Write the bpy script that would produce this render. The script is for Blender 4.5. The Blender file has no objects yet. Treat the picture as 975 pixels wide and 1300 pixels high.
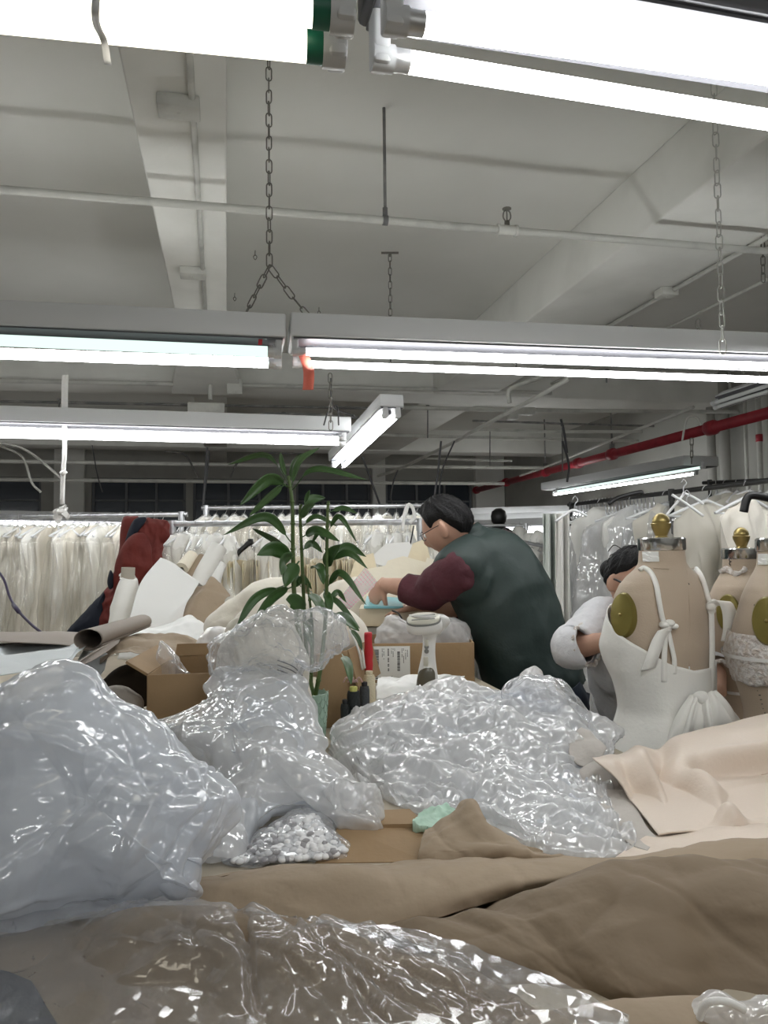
import bpy, math, random
import numpy as np
from mathutils import Vector, Matrix
random.seed(7)
SC = bpy.context.scene
COL = SC.collection
PI = math.pi
# ---------------------------------------------------------------- camera
F_PX = 940.0
CAM = np.array([0.0, 0.0, 1.40])
YAW, PITCH, ROLL = math.radians(12.0), math.radians(2.91), 0.011
_fh = np.array([math.sin(YAW), math.cos(YAW), 0.0])
_r0 = np.array([math.cos(YAW), -math.sin(YAW), 0.0])
_up = np.array([0, 0, 1.0])
FW = _fh * math.cos(PITCH) + _up * math.sin(PITCH)
_u0 = _up * math.cos(PITCH) - _fh * math.sin(PITCH)
RT = _r0 * math.cos(ROLL) - _u0 * math.sin(ROLL)
UP = _u0 * math.cos(ROLL) + _r0 * math.sin(ROLL)
def ray(x, y):
    return FW + (x - 487.5) / F_PX * RT + (650.0 - y) / F_PX * UP
def P(x, y, d):
    """point of the place that lies d metres ahead"""
    return CAM + d * ray(x, y)
def Pz(x, y, z):
    k = ray(x, y)
    return CAM + k * ((z - CAM[2]) / k[2])
def PY(x, y, Y):
    k = ray(x, y)
    return CAM + k * (Y / k[1])
def PX(x, y, X):
    k = ray(x, y)
    return CAM + k * (X / k[0])
RH = _r0.copy()          # horizontal axes of the view, for turning things
FH = _fh.copy()
TZ = 0.91                # height of the cutting tables

# ---------------------------------------------------------------- mesh builder
def unit(v):
    v = np.asarray(v, float)
    n = np.linalg.norm(v)
    return v / n if n > 1e-12 else np.array([0, 0, 1.0])
def catmull(pts, n):
    pts = np.asarray(pts, float)
    m = len(pts)
    if m == 2:
        t = np.linspace(0, 1, n)[:, None]
        return pts[0] * (1 - t) + pts[1] * t
    ext = np.vstack([2 * pts[0] - pts[1], pts, 2 * pts[-1] - pts[-2]])
    t = np.linspace(0, m - 1, n)
    i = np.minimum(t.astype(int), m - 2)
    u = (t - i)[:, None]
    p0, p1, p2, p3 = ext[i], ext[i + 1], ext[i + 2], ext[i + 3]
    return 0.5 * (2 * p1 + (p2 - p0) * u + (2 * p0 - 5 * p1 + 4 * p2 - p3) * u ** 2 + (3 * p1 - p0 - 3 * p2 + p3) * u ** 3)
def catmull_closed(pts, n):
    pts = np.asarray(pts, float)
    m = len(pts)
    t = np.linspace(0, m, n, endpoint=False)
    i = t.astype(int)
    u = (t - i)[:, None]
    p0, p1, p2, p3 = pts[(i - 1) % m], pts[i % m], pts[(i + 1) % m], pts[(i + 2) % m]
    return 0.5 * (2 * p1 + (p2 - p0) * u + (2 * p0 - 5 * p1 + 4 * p2 - p3) * u ** 2 + (3 * p1 - p0 - 3 * p2 + p3) * u ** 3)

class MB:
    def __init__(self):
        self.v = []; self.f = []; self.m = []; self.mi = 0
    def add(self, V, Fs):
        b = sum(len(a) for a in self.v)
        self.v.append(np.asarray(V, float).reshape(-1, 3))
        for q in Fs:
            self.f.append(tuple(int(i) + b for i in q)); self.m.append(self.mi)
        return self
    def box(self, c, size, ax=None, bev=0.0):
        """box centred at c; ax = 3 axis vectors"""
        c = np.asarray(c, float); h = np.asarray(size, float) / 2
        A = np.eye(3) if ax is None else np.array([unit(a) for a in ax])
        if bev <= 0:
            V = [c + A[0] * sx * h[0] + A[1] * sy * h[1] + A[2] * sz * h[2] for sz in (-1, 1) for sy in (-1, 1) for sx in (-1, 1)]
            return self.add(V, [(0, 2, 3, 1), (4, 5, 7, 6), (0, 1, 5, 4), (2, 6, 7, 3), (0, 4, 6, 2), (1, 3, 7, 5)])
        # bevelled box: loft of octagon-ish rings along axis 2
        b = min(bev, h.min() * 0.9)
        def ring(z, s):
            pts = []
            for (sx, sy) in ((1, 1), (-1, 1), (-1, -1), (1, -1)):
                cx, cy = sx * (h[0] - b), sy * (h[1] - b)
                a0 = math.atan2(sy, sx)
                for k in (-1, 0, 1):
                    a = a0 + k * PI / 4
                    pts.append(c + A[0] * (cx + math.cos(a) * b * s) + A[1] * (cy + math.sin(a) * b * s) + A[2] * z)
            return pts
        R = [ring(-h[2], 0.3), ring(-h[2] + b * .3, .75), ring(-h[2] + b, 1), ring(h[2] - b, 1), ring(h[2] - b * .3, .75), ring(h[2], 0.3)]
        return self.loft(R, closed=True, cap=True)
    def beam(self, a, b, w, h, up=(0, 0, 1), bev=0.0):
        a = np.asarray(a, float); b = np.asarray(b, float)
        d = unit(b - a); s = unit(np.cross(d, up)); u = np.cross(s, d)
        return self.box((a + b) / 2, (w, h, np.linalg.norm(b - a)), (s, u, d), bev)
    def loft(self, rings, closed=True, cap=False, wrap=False):
        R = [np.asarray(r, float) for r in rings]
        n = len(R[0]); k = len(R)
        V = np.vstack(R); Fs = []
        for i in range(k if wrap else k - 1):
            for j in range(n if closed else n - 1):
                j2 = (j + 1) % n; i2 = (i + 1) % k
                Fs.append((i * n + j, i * n + j2, i2 * n + j2, i2 * n + j))
        if cap:
            Fs.append(tuple(range(n - 1, -1, -1))); Fs.append(tuple((k - 1) * n + j for j in range(n)))
        return self.add(V, Fs)
    def tube(self, pts, r, n=10, cap=True, smooth=0, closed=False):
        pts = np.asarray(pts, float)
        r = np.full(len(pts), r, float) if np.isscalar(r) else np.asarray(r, float)
        if smooth:
            rr = catmull(np.c_[r, r, r], smooth)[:, 0]
            pts = catmull(pts, smooth); r = rr
        k = len(pts)
        if closed:
            T = np.array([unit(pts[(i + 1) % k] - pts[i - 1]) for i in range(k)])
        else:
            T = np.array([unit(pts[min(i + 1, k - 1)] - pts[max(i - 1, 0)]) for i in range(k)])
        a = np.array([0, 0, 1.0]) if abs(T[0][2]) < .9 else np.array([1.0, 0, 0])
        N = unit(np.cross(T[0], a)); rings = []
        for i in range(k):
            N = unit(N - T[i] * np.dot(N, T[i])); B = np.cross(T[i], N)
            th = np.arange(n) * 2 * PI / n
            rings.append(pts[i] + r[i] * (np.cos(th)[:, None] * N + np.sin(th)[:, None] * B))
        return self.loft(rings, True, cap and not closed, wrap=closed)
    def lathe(self, prof, c, n=24, axis=(0, 0, 1), cap=True):
        ax = unit(axis); a = np.array([1.0, 0, 0]) if abs(ax[0]) < .9 else np.array([0, 1.0, 0])
        N = unit(np.cross(ax, a)); N = np.cross(N, ax) if False else N; B = np.cross(ax, N)
        th = np.arange(n) * 2 * PI / n
        rings = [np.asarray(c, float) + ax * z + r * (np.cos(th)[:, None] * N + np.sin(th)[:, None] * B) for r, z in prof]
        return self.loft(rings, True, cap)
    def grid(self, G):
        G = np.asarray(G, float); k, n = G.shape[:2]
        return self.loft([G[i] for i in range(k)], closed=False)
    def sphere(self, c, rad, nu=20, nv=12, ax=None):
        A = np.eye(3) if ax is None else np.array([unit(a) for a in ax])
        rad = np.full(3, rad, float) if np.isscalar(rad) else np.asarray(rad, float)
        rings = []
        for i in range(nv + 1):
            p = -PI / 2 + PI * i / nv
            cp = max(math.cos(p), 0.02)
            th = np.arange(nu) * 2 * PI / nu
            rings.append(np.asarray(c) + rad[0] * cp * np.cos(th)[:, None] * A[0] + rad[1] * cp * np.sin(th)[:, None] * A[1] + rad[2] * math.sin(p) * A[2])
        return self.loft(rings, True, True)
    def slab(self, outline, thick, nrm):
        """flat outline (list of points) given thickness"""
        O = np.asarray(outline, float); n = len(O); h = unit(nrm) * thick / 2
        V = np.vstack([O - h, O + h])
        Fs = [tuple(range(n - 1, -1, -1)), tuple(range(n, 2 * n))]
        for j in range(n):
            Fs.append((j, (j + 1) % n, n + (j + 1) % n, n + j))
        return self.add(V, Fs)
    def verts(self):
        return np.vstack(self.v) if self.v else np.zeros((0, 3))
    def setv(self, V):
        self.v = [V]; return self
    def normals(self):
        V = self.verts(); N = np.zeros_like(V)
        Q = np.array([f if len(f) == 4 else (f[0], f[1], f[2], f[2]) for f in self.f if len(f) in (3, 4)])
        nn = np.cross(V[Q[:, 2]] - V[Q[:, 0]], V[Q[:, 3]] - V[Q[:, 1]])
        tri = Q[:, 2] == Q[:, 3]
        if tri.any():
            nn[tri] = np.cross(V[Q[tri, 1]] - V[Q[tri, 0]], V[Q[tri, 2]] - V[Q[tri, 0]])
        for k in range(4):
            np.add.at(N, Q[:, k], nn)
        l = np.linalg.norm(N, axis=1, keepdims=True)
        return N / np.maximum(l, 1e-12)
    def displace(self, h):
        return self.setv(self.verts() + self.normals() * np.asarray(h)[:, None])

def folds(V, seed, freq, amp, octv=3, gain=.55, warp=.5, stretch=None):
    """creased, facetted height field: sums of warped triangle waves"""
    rng = np.random.RandomState(seed)
    V = np.asarray(V, float)
    if stretch is not None:
        V = V * np.asarray(stretch)
    H = np.zeros(len(V)); f = freq; a = amp
    for o in range(octv):
        for k in range(3):
            n = unit(rng.normal(size=3)); m = unit(rng.normal(size=3)); m2 = unit(rng.normal(size=3))
            ph = V @ n * f + warp * np.sin(V @ m * f * 1.7 + rng.rand() * 6.28) * .6 + rng.rand() * 2 + warp * .35 * np.sin(V @ m2 * f * 3.9 + rng.rand() * 6)
            tri = np.abs((ph % 2) - 1) * 2 - 1
            mask = .5 + .5 * np.sin(V @ m2 * f * 1.3 + rng.rand() * 6.28)
            H += a * tri * mask / 3 * 1.6
        f *= 1.9; a *= gain
    return H
def waves(V, seed, freq, amp, octv=2, gain=.5):
    rng = np.random.RandomState(seed); V = np.asarray(V, float)
    H = np.zeros(len(V)); f = freq; a = amp
    for o in range(octv):
        for k in range(3):
            n = unit(rng.normal(size=3)); m = unit(rng.normal(size=3))
            H += a / 2 * np.sin(V @ n * f * 6.28 + 1.2 * np.sin(V @ m * f * 4 + rng.rand() * 6) + rng.rand() * 6.28)
        f *= 2; a *= gain
    return H

def pillow(outline, dfun, tf, tb, n=150, rings=40, power=.5, floor=None, cen=None, rough=0.0, seed=0):
    """a closed, inflated body: outline as seen from the front, real thickness tf towards and tb away from the viewer"""
    O = catmull_closed(outline, n)
    if rough:
        rng = np.random.RandomState(seed)
        w = np.zeros(n)
        for k in range(1, 26):
            w += rng.normal() / (k ** .5) * np.cos(k * np.arange(n) * 2 * PI / n + rng.rand() * 6.28)
        C = O.mean(0); O = C + (O - C) * (1 + rough * w[:, None] * .3)
    C = O.mean(0) if cen is None else np.asarray(cen, float)
    def ring(s, side):
        q = C + s * (O - C)
        t = max(1 - s ** 2, 0) ** power * (tf if side < 0 else tb) * side
        R = np.array([P(x, y, dfun(x, y) + t) for x, y in q])
        if floor is not None:
            R[:, 2] = np.maximum(R[:, 2], floor + .0008)
        return R
    ss = np.sin(np.linspace(0.03, 1, rings) * PI / 2)
    L = [ring(s, -1) for s in ss] + [ring(s, 1) for s in ss[::-1][1:]]
    mb = MB(); mb.loft(L, True, True)
    return mb
def PT(x, y, d, h=.004):
    """like P, but never below the table top"""
    p = P(x, y, d)
    return p if p[2] > TZ + h or d > 3.3 else Pz(x, y, TZ + h)
def creases(V, seed, freq, amp, sharp=7, n=6, bend=.5):
    """long thin raised creases, as in handled polythene"""
    rng = np.random.RandomState(seed); V = np.asarray(V, float); H = np.zeros(len(V))
    for k in range(n):
        a = unit(rng.normal(size=3)); m = unit(rng.normal(size=3)); m2 = unit(rng.normal(size=3)); f = freq * rng.uniform(.7, 1.6)
        ph = V @ a * f + bend * np.sin(V @ m * f * .8 + rng.rand() * 6) + rng.rand() * 2
        t = np.abs((ph % 2) - 1); mask = np.clip(np.sin(V @ m2 * f * 1.1 + rng.rand() * 6.28) * 1.4, 0, 1)
        H += amp * rng.choice([1, 1, -.7]) * np.clip(1 - t * sharp, 0, 1) * mask
    return H
def loft_px(curves, nu, nv):
    """sheet through curves of (x, y, distance) marks"""
    C = [catmull([PT(*q) for q in c], nu) for c in curves]
    C = np.array(C)
    G = np.array([catmull(C[:, j], nv) for j in range(nu)]).transpose(1, 0, 2)
    return G
def sheet(curves, nu=80, nv=50, floor=None):
    G = loft_px(curves, nu, nv)
    if floor is not None:
        G[..., 2] = np.maximum(G[..., 2], floor)
    return MB().grid(G)

# ---------------------------------------------------------------- objects
def mesh_obj(name, mb, mat, origin, parent=None, smooth=True):
    V = mb.verts() - np.asarray(origin, float)
    me = bpy.data.meshes.new(name)
    me.from_pydata(V.tolist(), [], mb.f)
    mats = mat if isinstance(mat, (list, tuple)) else [mat]
    for m in mats: me.materials.append(m)
    if len(mats) > 1:
        me.polygons.foreach_set('material_index', mb.m)
    if smooth:
        me.polygons.foreach_set('use_smooth', [True] * len(me.polygons))
        if smooth == 'auto':
            me.set_sharp_from_angle(angle=math.radians(38))
    me.update()
    o = bpy.data.objects.new(name, me); COL.objects.link(o)
    if parent is not None:
        o.parent = parent
    else:
        o.location = origin
    return o
def thing(name, label, cat, loc, group=None):
    o = bpy.data.objects.new(name, None); COL.objects.link(o)
    o.empty_display_size = .05
    o.location = tuple(float(c) for c in loc); o['label'] = label; o['category'] = cat
    if group: o['group'] = group
    return o
def part(parent, name, mb, mat, smooth='auto', label=None):
    root = parent
    while root.parent is not None: root = root.parent
    o = mesh_obj(name, mb, mat, tuple(root.location), parent, smooth)
    if label: o['label'] = label
    return o
def solo(name, label, cat, mb, mat, smooth='auto', group=None, loc=None, kind=None):
    V = mb.verts()
    if loc is None:
        loc = (float((V[:, 0].min() + V[:, 0].max()) / 2), float((V[:, 1].min() + V[:, 1].max()) / 2), float(V[:, 2].min()))
    o = mesh_obj(name, mb, mat, loc, None, smooth)
    o['label'] = label; o['category'] = cat
    if group: o['group'] = group
    if kind: o['kind'] = kind
    return o
def struct(name, mb, mat, smooth=False, parent=None):
    o = mesh_obj(name, mb, mat, (0, 0, 0), parent, smooth)
    if parent is None: o['kind'] = 'structure'
    return o
def dup(root, loc=None, rotz=None, scale=None, label=None, group=None):
    r = root.copy(); COL.objects.link(r)
    if loc is not None: r.location = tuple(float(c) for c in loc)
    if rotz is not None: r.rotation_euler = (0, 0, rotz)
    if scale is not None: r.scale = scale
    if label: r['label'] = label
    if group: r['group'] = group
    for ch in list(root.children):
        c = ch.copy(); COL.objects.link(c); c.parent = r
        for g in list(ch.children):
            d = g.copy(); COL.objects.link(d); d.parent = c
    return r
def solidify(o, t, offset=0):
    m = o.modifiers.new('thickness', 'SOLIDIFY'); m.thickness = t; m.offset = offset
    return o

# ---------------------------------------------------------------- materials
def mat(name, col, rough=.6, metal=0.0, bump=None, var=None, sheen=0, coat=0, spec=None, trans=None, emit=None, alpha=None):
    """bump=(scale,strength[,distance]); var=(scale, second colour, contrast low, high)"""
    m = bpy.data.materials.new(name); m.use_nodes = True
    nt = m.node_tree; N = nt.nodes; L = nt.links
    b = N['Principled BSDF']
    b.inputs['Base Color'].default_value = (*col, 1)
    b.inputs['Roughness'].default_value = rough
    b.inputs['Metallic'].default_value = metal
    if spec is not None: b.inputs['Specular IOR Level'].default_value = spec
    if sheen:
        b.inputs['Sheen Weight'].default_value = sheen
    if coat: b.inputs['Coat Weight'].default_value = coat
    if trans: b.inputs['Transmission Weight'].default_value = trans
    if emit:
        b.inputs['Emission Color'].default_value = (*emit[0], 1); b.inputs['Emission Strength'].default_value = emit[1]
    if bump or var:
        tc = N.new('ShaderNodeTexCoord')
    if var:
        nz = N.new('ShaderNodeTexNoise'); nz.inputs['Scale'].default_value = var[0]; nz.inputs['Detail'].default_value = 5
        L.new(tc.outputs['Object'], nz.inputs['Vector'])
        rp = N.new('ShaderNodeValToRGB')
        rp.color_ramp.elements[0].position = var[2]; rp.color_ramp.elements[1].position = var[3]
        rp.color_ramp.elements[0].color = (*col, 1); rp.color_ramp.elements[1].color = (*var[1], 1)
        L.new(nz.outputs['Fac'], rp.inputs['Fac']); L.new(rp.outputs['Color'], b.inputs['Base Color'])
    if bump:
        nb = N.new('ShaderNodeTexNoise'); nb.inputs['Scale'].default_value = bump[0]; nb.inputs['Detail'].default_value = 4
        L.new(tc.outputs['Object'], nb.inputs['Vector'])
        bp = N.new('ShaderNodeBump'); bp.inputs['Strength'].default_value = bump[1]
        bp.inputs['Distance'].default_value = bump[2] if len(bump) > 2 else .01
        L.new(nb.outputs['Fac'], bp.inputs['Height']); L.new(bp.outputs['Normal'], b.inputs['Normal'])
    return m
def film(name, tint=(.97, .98, 1.0), haze=.25, gloss=1.0, rough=.14, bscale=30, bstr=.4, edge=.4, dist=.01, white=(.93, .94, .96)):
    """clear polythene: lets light through, hazy where it turns edge-on, shiny facets between the creases"""
    m = bpy.data.materials.new(name); m.use_nodes = True
    nt = m.node_tree; N = nt.nodes; L = nt.links
    N.remove(N['Principled BSDF']); out = N['Material Output']
    tc = N.new('ShaderNodeTexCoord')
    nz = N.new('ShaderNodeTexNoise'); nz.inputs['Scale'].default_value = bscale * .35; nz.inputs['Detail'].default_value = 2
    L.new(tc.outputs['Object'], nz.inputs['Vector'])
    wp = N.new('ShaderNodeVectorMath'); wp.operation = 'MULTIPLY_ADD'; k = .40 / max(bscale, 1)
    wp.inputs[1].default_value = (k, k, k); L.new(nz.outputs['Color'], wp.inputs[0]); L.new(tc.outputs['Object'], wp.inputs[2])
    hs = []
    for sc, am in ((bscale, 1.0), (bscale * 2.6, .45)):
        mp = N.new('ShaderNodeMapping'); mp.inputs['Scale'].default_value = (sc, sc * .7, sc * .35); mp.inputs['Rotation'].default_value = (.4, .5, .3)
        L.new(wp.outputs[0], mp.inputs['Vector'])
        vo = N.new('ShaderNodeTexVoronoi'); vo.inputs['Scale'].default_value = 1.0; L.new(mp.outputs[0], vo.inputs['Vector'])
        df = N.new('ShaderNodeVectorMath'); df.operation = 'SUBTRACT'; L.new(mp.outputs[0], df.inputs[0]); L.new(vo.outputs['Position'], df.inputs[1])
        cc = N.new('ShaderNodeVectorMath'); cc.operation = 'SUBTRACT'; L.new(vo.outputs['Color'], cc.inputs[0]); cc.inputs[1].default_value = (.5, .5, .5)
        dt = N.new('ShaderNodeVectorMath'); dt.operation = 'DOT_PRODUCT'; L.new(df.outputs[0], dt.inputs[0]); L.new(cc.outputs[0], dt.inputs[1])
        mu = N.new('ShaderNodeMath'); mu.operation = 'MULTIPLY'; mu.inputs[1].default_value = am; L.new(dt.outputs['Value'], mu.inputs[0]); hs.append(mu)
    ad = N.new('ShaderNodeMath'); ad.operation = 'ADD'; L.new(hs[0].outputs[0], ad.inputs[0]); L.new(hs[1].outputs[0], ad.inputs[1])
    bp = N.new('ShaderNodeBump'); bp.inputs['Strength'].default_value = bstr; bp.inputs['Distance'].default_value = dist
    L.new(ad.outputs[0], bp.inputs['Height'])
    tr = N.new('ShaderNodeBsdfTransparent'); tr.inputs['Color'].default_value = (*tint, 1)
    di = N.new('ShaderNodeBsdfDiffuse'); di.inputs['Color'].default_value = (*white, 1)
    tl = N.new('ShaderNodeBsdfTranslucent'); tl.inputs['Color'].default_value = (*white, 1)
    gl = N.new('ShaderNodeBsdfGlossy'); gl.inputs['Roughness'].default_value = rough; gl.inputs['Color'].default_value = (1, 1, 1, 1)
    L.new(bp.outputs['Normal'], gl.inputs['Normal'])
    md = N.new('ShaderNodeMixShader'); md.inputs[0].default_value = .45
    L.new(di.outputs[0], md.inputs[1]); L.new(tl.outputs[0], md.inputs[2])
    lw = N.new('ShaderNodeLayerWeight'); lw.inputs['Blend'].default_value = .3
    L.new(bp.outputs['Normal'], lw.inputs['Normal'])
    mh = N.new('ShaderNodeMath'); mh.operation = 'MULTIPLY_ADD'; mh.inputs[1].default_value = edge; mh.inputs[2].default_value = haze
    mh.use_clamp = True
    L.new(lw.outputs['Facing'], mh.inputs[0])
    m1 = N.new('ShaderNodeMixShader'); L.new(mh.outputs[0], m1.inputs[0]); L.new(tr.outputs[0], m1.inputs[1]); L.new(md.outputs[0], m1.inputs[2])
    fr = N.new('ShaderNodeFresnel'); fr.inputs['IOR'].default_value = 1.45; L.new(bp.outputs['Normal'], fr.inputs['Normal'])
    ge = N.new('ShaderNodeNewGeometry')      # a film is thin: its inner face reflects like its outer face
    mx = N.new('ShaderNodeMix'); mx.data_type = 'FLOAT'; L.new(ge.outputs['Backfacing'], mx.inputs['Factor'])
    L.new(fr.outputs[0], mx.inputs['A']); mx.inputs['B'].default_value = .05
    mg = N.new('ShaderNodeMath'); mg.operation = 'MULTIPLY'; mg.inputs[1].default_value = gloss; mg.use_clamp = True
    L.new(mx.outputs['Result'], mg.inputs[0])
    mn = N.new('ShaderNodeMath'); mn.operation = 'MINIMUM'; mn.inputs[1].default_value = .32; L.new(mg.outputs[0], mn.inputs[0])
    m2 = N.new('ShaderNodeMixShader'); L.new(mn.outputs[0], m2.inputs[0]); L.new(m1.outputs[0], m2.inputs[1]); L.new(gl.outputs[0], m2.inputs[2])
    L.new(m2.outputs[0], out.inputs['Surface'])
    return m
def lamp_mat(name, col, strength):
    m = bpy.data.materials.new(name); m.use_nodes = True
    N = m.node_tree.nodes; N.remove(N['Principled BSDF'])
    e = N.new('ShaderNodeEmission'); e.inputs['Color'].default_value = (*col, 1); e.inputs['Strength'].default_value = strength
    m.node_tree.links.new(e.outputs[0], N['Material Output'].inputs['Surface'])
    return m

M = {}
M['ceiling'] = mat('ceiling paint', (.80, .80, .76), .8, bump=(9, .25), var=(.8, (.70, .70, .66), .35, .75))
M['beam'] = mat('beam paint', (.82, .82, .78), .75, bump=(12, .25), var=(2.2, (.70, .70, .66), .45, .8))
M['wall'] = mat('wall paint', (.42, .42, .39), .8, bump=(8, .3), var=(1.4, (.32, .31, .29), .4, .75))
M['floor'] = mat('floor boards', (.20, .17, .14), .7, bump=(6, .2), var=(2, (.12, .1, .08), .4, .7))
M['darkglass'] = mat('night glass', (.035, .045, .06), .2)
M['framegrey'] = mat('window frame paint', (.16, .17, .18), .6)
M['pipewhite'] = mat('painted pipe', (.60, .60, .56), .55, bump=(40, .2), var=(6, (.42, .42, .4), .5, .75))
M['pipedark'] = mat('dark pipe', (.16, .16, .16), .6, var=(9, (.3, .29, .27), .45, .7))
M['red_pipe'] = mat('red pipe paint', (.36, .025, .04), .45, bump=(30, .15), var=(8, (.22, .015, .03), .5, .8))
M['steel'] = mat('galvanised steel', (.55, .56, .58), .35, .9, var=(20, (.4, .4, .42), .4, .7))
M['chainmetal'] = mat('dull chain', (.22, .21, .19), .5, .7)
M['chainlight'] = mat('painted chain', (.5, .5, .47), .6, .2)
M['housing'] = mat('lamp housing enamel', (.66, .67, .68), .4)
M['housing_dark'] = mat('glare darkened lamp channel', (.10, .10, .11), .5)  # colour darkened to hold back tube glare on the housings
M['socket'] = mat('lamp socket plastic', (.62, .63, .64), .45)
M['greencap'] = mat('green tube cap', (.01, .12, .07), .4)
M['metalcap'] = mat('tube cap metal', (.6, .6, .6), .35, .8)
M['black'] = mat('black plastic', (.012, .012, .013), .4)
M['cablegrey'] = mat('cable', (.08, .08, .085), .6)
M['redcloth'] = mat('red tape', (.5, .02, .03), .6)
M['coraltape'] = mat('coral tape', (.85, .2, .14), .6)
M['whitecloth'] = mat('white cotton strip', (.85, .84, .82), .8, bump=(60, .3))
M['ivory'] = mat('ivory satin', (.80, .76, .68), .55, sheen=.2, bump=(35, .15), var=(5, (.70, .65, .56), .4, .75))
M['white_satin'] = mat('white satin', (.84, .83, .79), .5, sheen=.2, bump=(35, .15))
M['beige_satin'] = mat('stone satin', (.58, .55, .48), .55, sheen=.2, bump=(30, .15))
M['palegreen'] = mat('pale grey green cloth', (.60, .64, .60), .7, bump=(50, .2))
M['hangerclear'] = mat('white hanger plastic', (.82, .83, .84), .25)
M['wire'] = mat('hook wire', (.5, .5, .52), .3, .9)
M['film'] = film('clear polythene', haze=.13, gloss=2.2, rough=.08, bscale=24, bstr=.8)
M['film_milky'] = film('milky polythene', haze=.52, gloss=2.2, rough=.11, bscale=24, bstr=.8, edge=.28, white=(.89, .925, .98))  # white tinted blue; a blue reflection is put into the colour
M['film_cover'] = film('garment cover film', haze=.07, gloss=1.2, rough=.16, bscale=12, bstr=.6, edge=.22, white=(.97, .96, .93), tint=(1, .995, .98))
M['film_crinkle'] = film('crinkled polythene', haze=.50, gloss=2.2, rough=.08, bscale=38, bstr=.9, edge=.28, white=(.98, .98, .98))
M['film_front'] = film('thin clear sheet', haze=.07, gloss=2.0, rough=.10, bscale=30, bstr=.8, edge=.25)
M['kraft'] = mat('kraft paper', (.35, .27, .19), .75, bump=(16, .5), var=(5, (.32, .245, .17), .4, .75))
M['kraft_shaded'] = mat('kraft paper shaded', (.21, .155, .10), .72, bump=(14, .6), var=(6, (.18, .13, .082), .4, .75))  # darkened copy of kraft; the near fold's shade is in its colour
M['carton'] = mat('corrugated carton', (.34, .225, .12), .75, bump=(60, .1), var=(7, (.30, .195, .10), .4, .7))
M['carton_in'] = mat('carton inside', (.33, .2, .09), .8)
M['cartonlabel'] = mat('shipping label paper', (.82, .82, .8), .5)
M['ink'] = mat('printing ink', (.03, .03, .03), .7)
M['paperwhite'] = mat('white paper', (.82, .82, .80), .7, bump=(18, .12))
M['papergrey'] = mat('grey backed paper', (.62, .66, .68), .6, bump=(10, .12))
M['papertaupe'] = mat('taupe paper', (.27, .225, .19), .65, bump=(12, .12))
M['cream_card'] = mat('cream pattern card', (.78, .69, .50), .75, bump=(30, .15), var=(9, (.70, .60, .42), .4, .7))
M['cream_card2'] = mat('pale pattern card', (.84, .78, .64), .75, bump=(30, .15))
M['cream_fabric'] = mat('cream cloth', (.80, .75, .65), .8, sheen=.2, bump=(40, .2))
M['leather'] = mat('cream leatherette', (.69, .58, .485), .42, bump=(140, .12), sheen=.1)
M['greyback'] = mat('grey cloth backing', (.50, .465, .43), .85, bump=(80, .2))
M['linen'] = mat('dress form linen', (.50, .405, .31), .85, bump=(220, .15), var=(6, (.45, .36, .27), .4, .75), sheen=.15)
M['brass'] = mat('antique brass paint', (.40, .31, .12), .35, .75, var=(14, (.26, .2, .07), .45, .7))
M['olive'] = mat('olive brass plate', (.25, .205, .055), .38, .55, var=(9, (.19, .155, .04), .4, .7))
M['chrome'] = mat('chrome band', (.6, .6, .6), .16, 1)
M['darkmetal'] = mat('dark stand metal', (.03, .03, .03), .45, .6)
M['crepe'] = mat('white crepe', (.86, .845, .80), .6, sheen=.2, bump=(90, .12))
M['lace'] = mat('white lace', (.80, .76, .73), .8, bump=(75, 1.0, .02), var=(60, (.66, .58, .52), .45, .6))
M['skin'] = mat('skin', (.56, .34, .245), .55, bump=(80, .1), var=(12, (.49, .27, .195), .4, .8))
M['hair'] = mat('black hair', (.006, .0055, .006), .5, bump=(160, .5), spec=.22)
M['vest'] = mat('dark green quilted nylon', (.016, .032, .029), .58, bump=(16, .45), var=(5, (.020, .037, .033), .4, .7))
M['vestpipe'] = mat('vest binding', (.02, .042, .04), .5)
M['maroon'] = mat('maroon jersey', (.082, .018, .027), .85, bump=(60, .3), var=(14, (.065, .013, .021), .4, .7))
M['darkblue'] = mat('dark blue denim', (.012, .02, .035), .8, bump=(90, .2))
M['navy'] = mat('navy cloth', (.008, .012, .024), .8, bump=(50, .3))
M['redjacket'] = mat('brick red cloth', (.155, .020, .014), .75, bump=(40, .3), var=(7, (.115, .014, .010), .4, .75))
M['blouse'] = mat('white gauze', (.72, .72, .75), .8, bump=(55, .35), sheen=.2)
M['glasses'] = mat('spectacle frame', (.015, .014, .016), .3)
M['lens'] = film('spectacle lens', haze=.02, gloss=.25, rough=.03, bscale=3, bstr=0, edge=.05)
M['leaf'] = mat('bamboo leaf', (.034, .085, .02), .42, bump=(40, .15), var=(14, (.055, .12, .032), .4, .75))
M['leafpale'] = mat('bamboo leaf pale', (.075, .14, .05), .42, bump=(40, .15), var=(14, (.045, .10, .03), .4, .75))
M['stem'] = mat('bamboo stalk', (.07, .12, .03), .5, var=(20, (.10, .14, .045), .4, .7))
M['soil'] = mat('potting soil', (.05, .035, .022), .95, bump=(60, .8))
M['mint'] = mat('mint glazed pot', (.36, .50, .40), .35)
M['mintpaper'] = mat('mint tissue', (.50, .70, .58), .7, bump=(30, .2))
M['steamer'] = mat('white appliance plastic', (.80, .80, .79), .28)
M['steamgrey'] = mat('grey appliance plastic', (.22, .22, .21), .35)
M['steamplate'] = mat('steam plate', (.62, .60, .52), .35, .2)
M['tank'] = mat('smoky tank', (.10, .09, .065), .15, spec=.8)
M['threadred'] = mat('red thread', (.42, .008, .03), .75, bump=(160, .4))
M['threadcream'] = mat('cream thread', (.74, .66, .48), .75, bump=(160, .4))
M['threadblack'] = mat('black thread', (.012, .016, .016), .7, bump=(160, .4))
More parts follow.
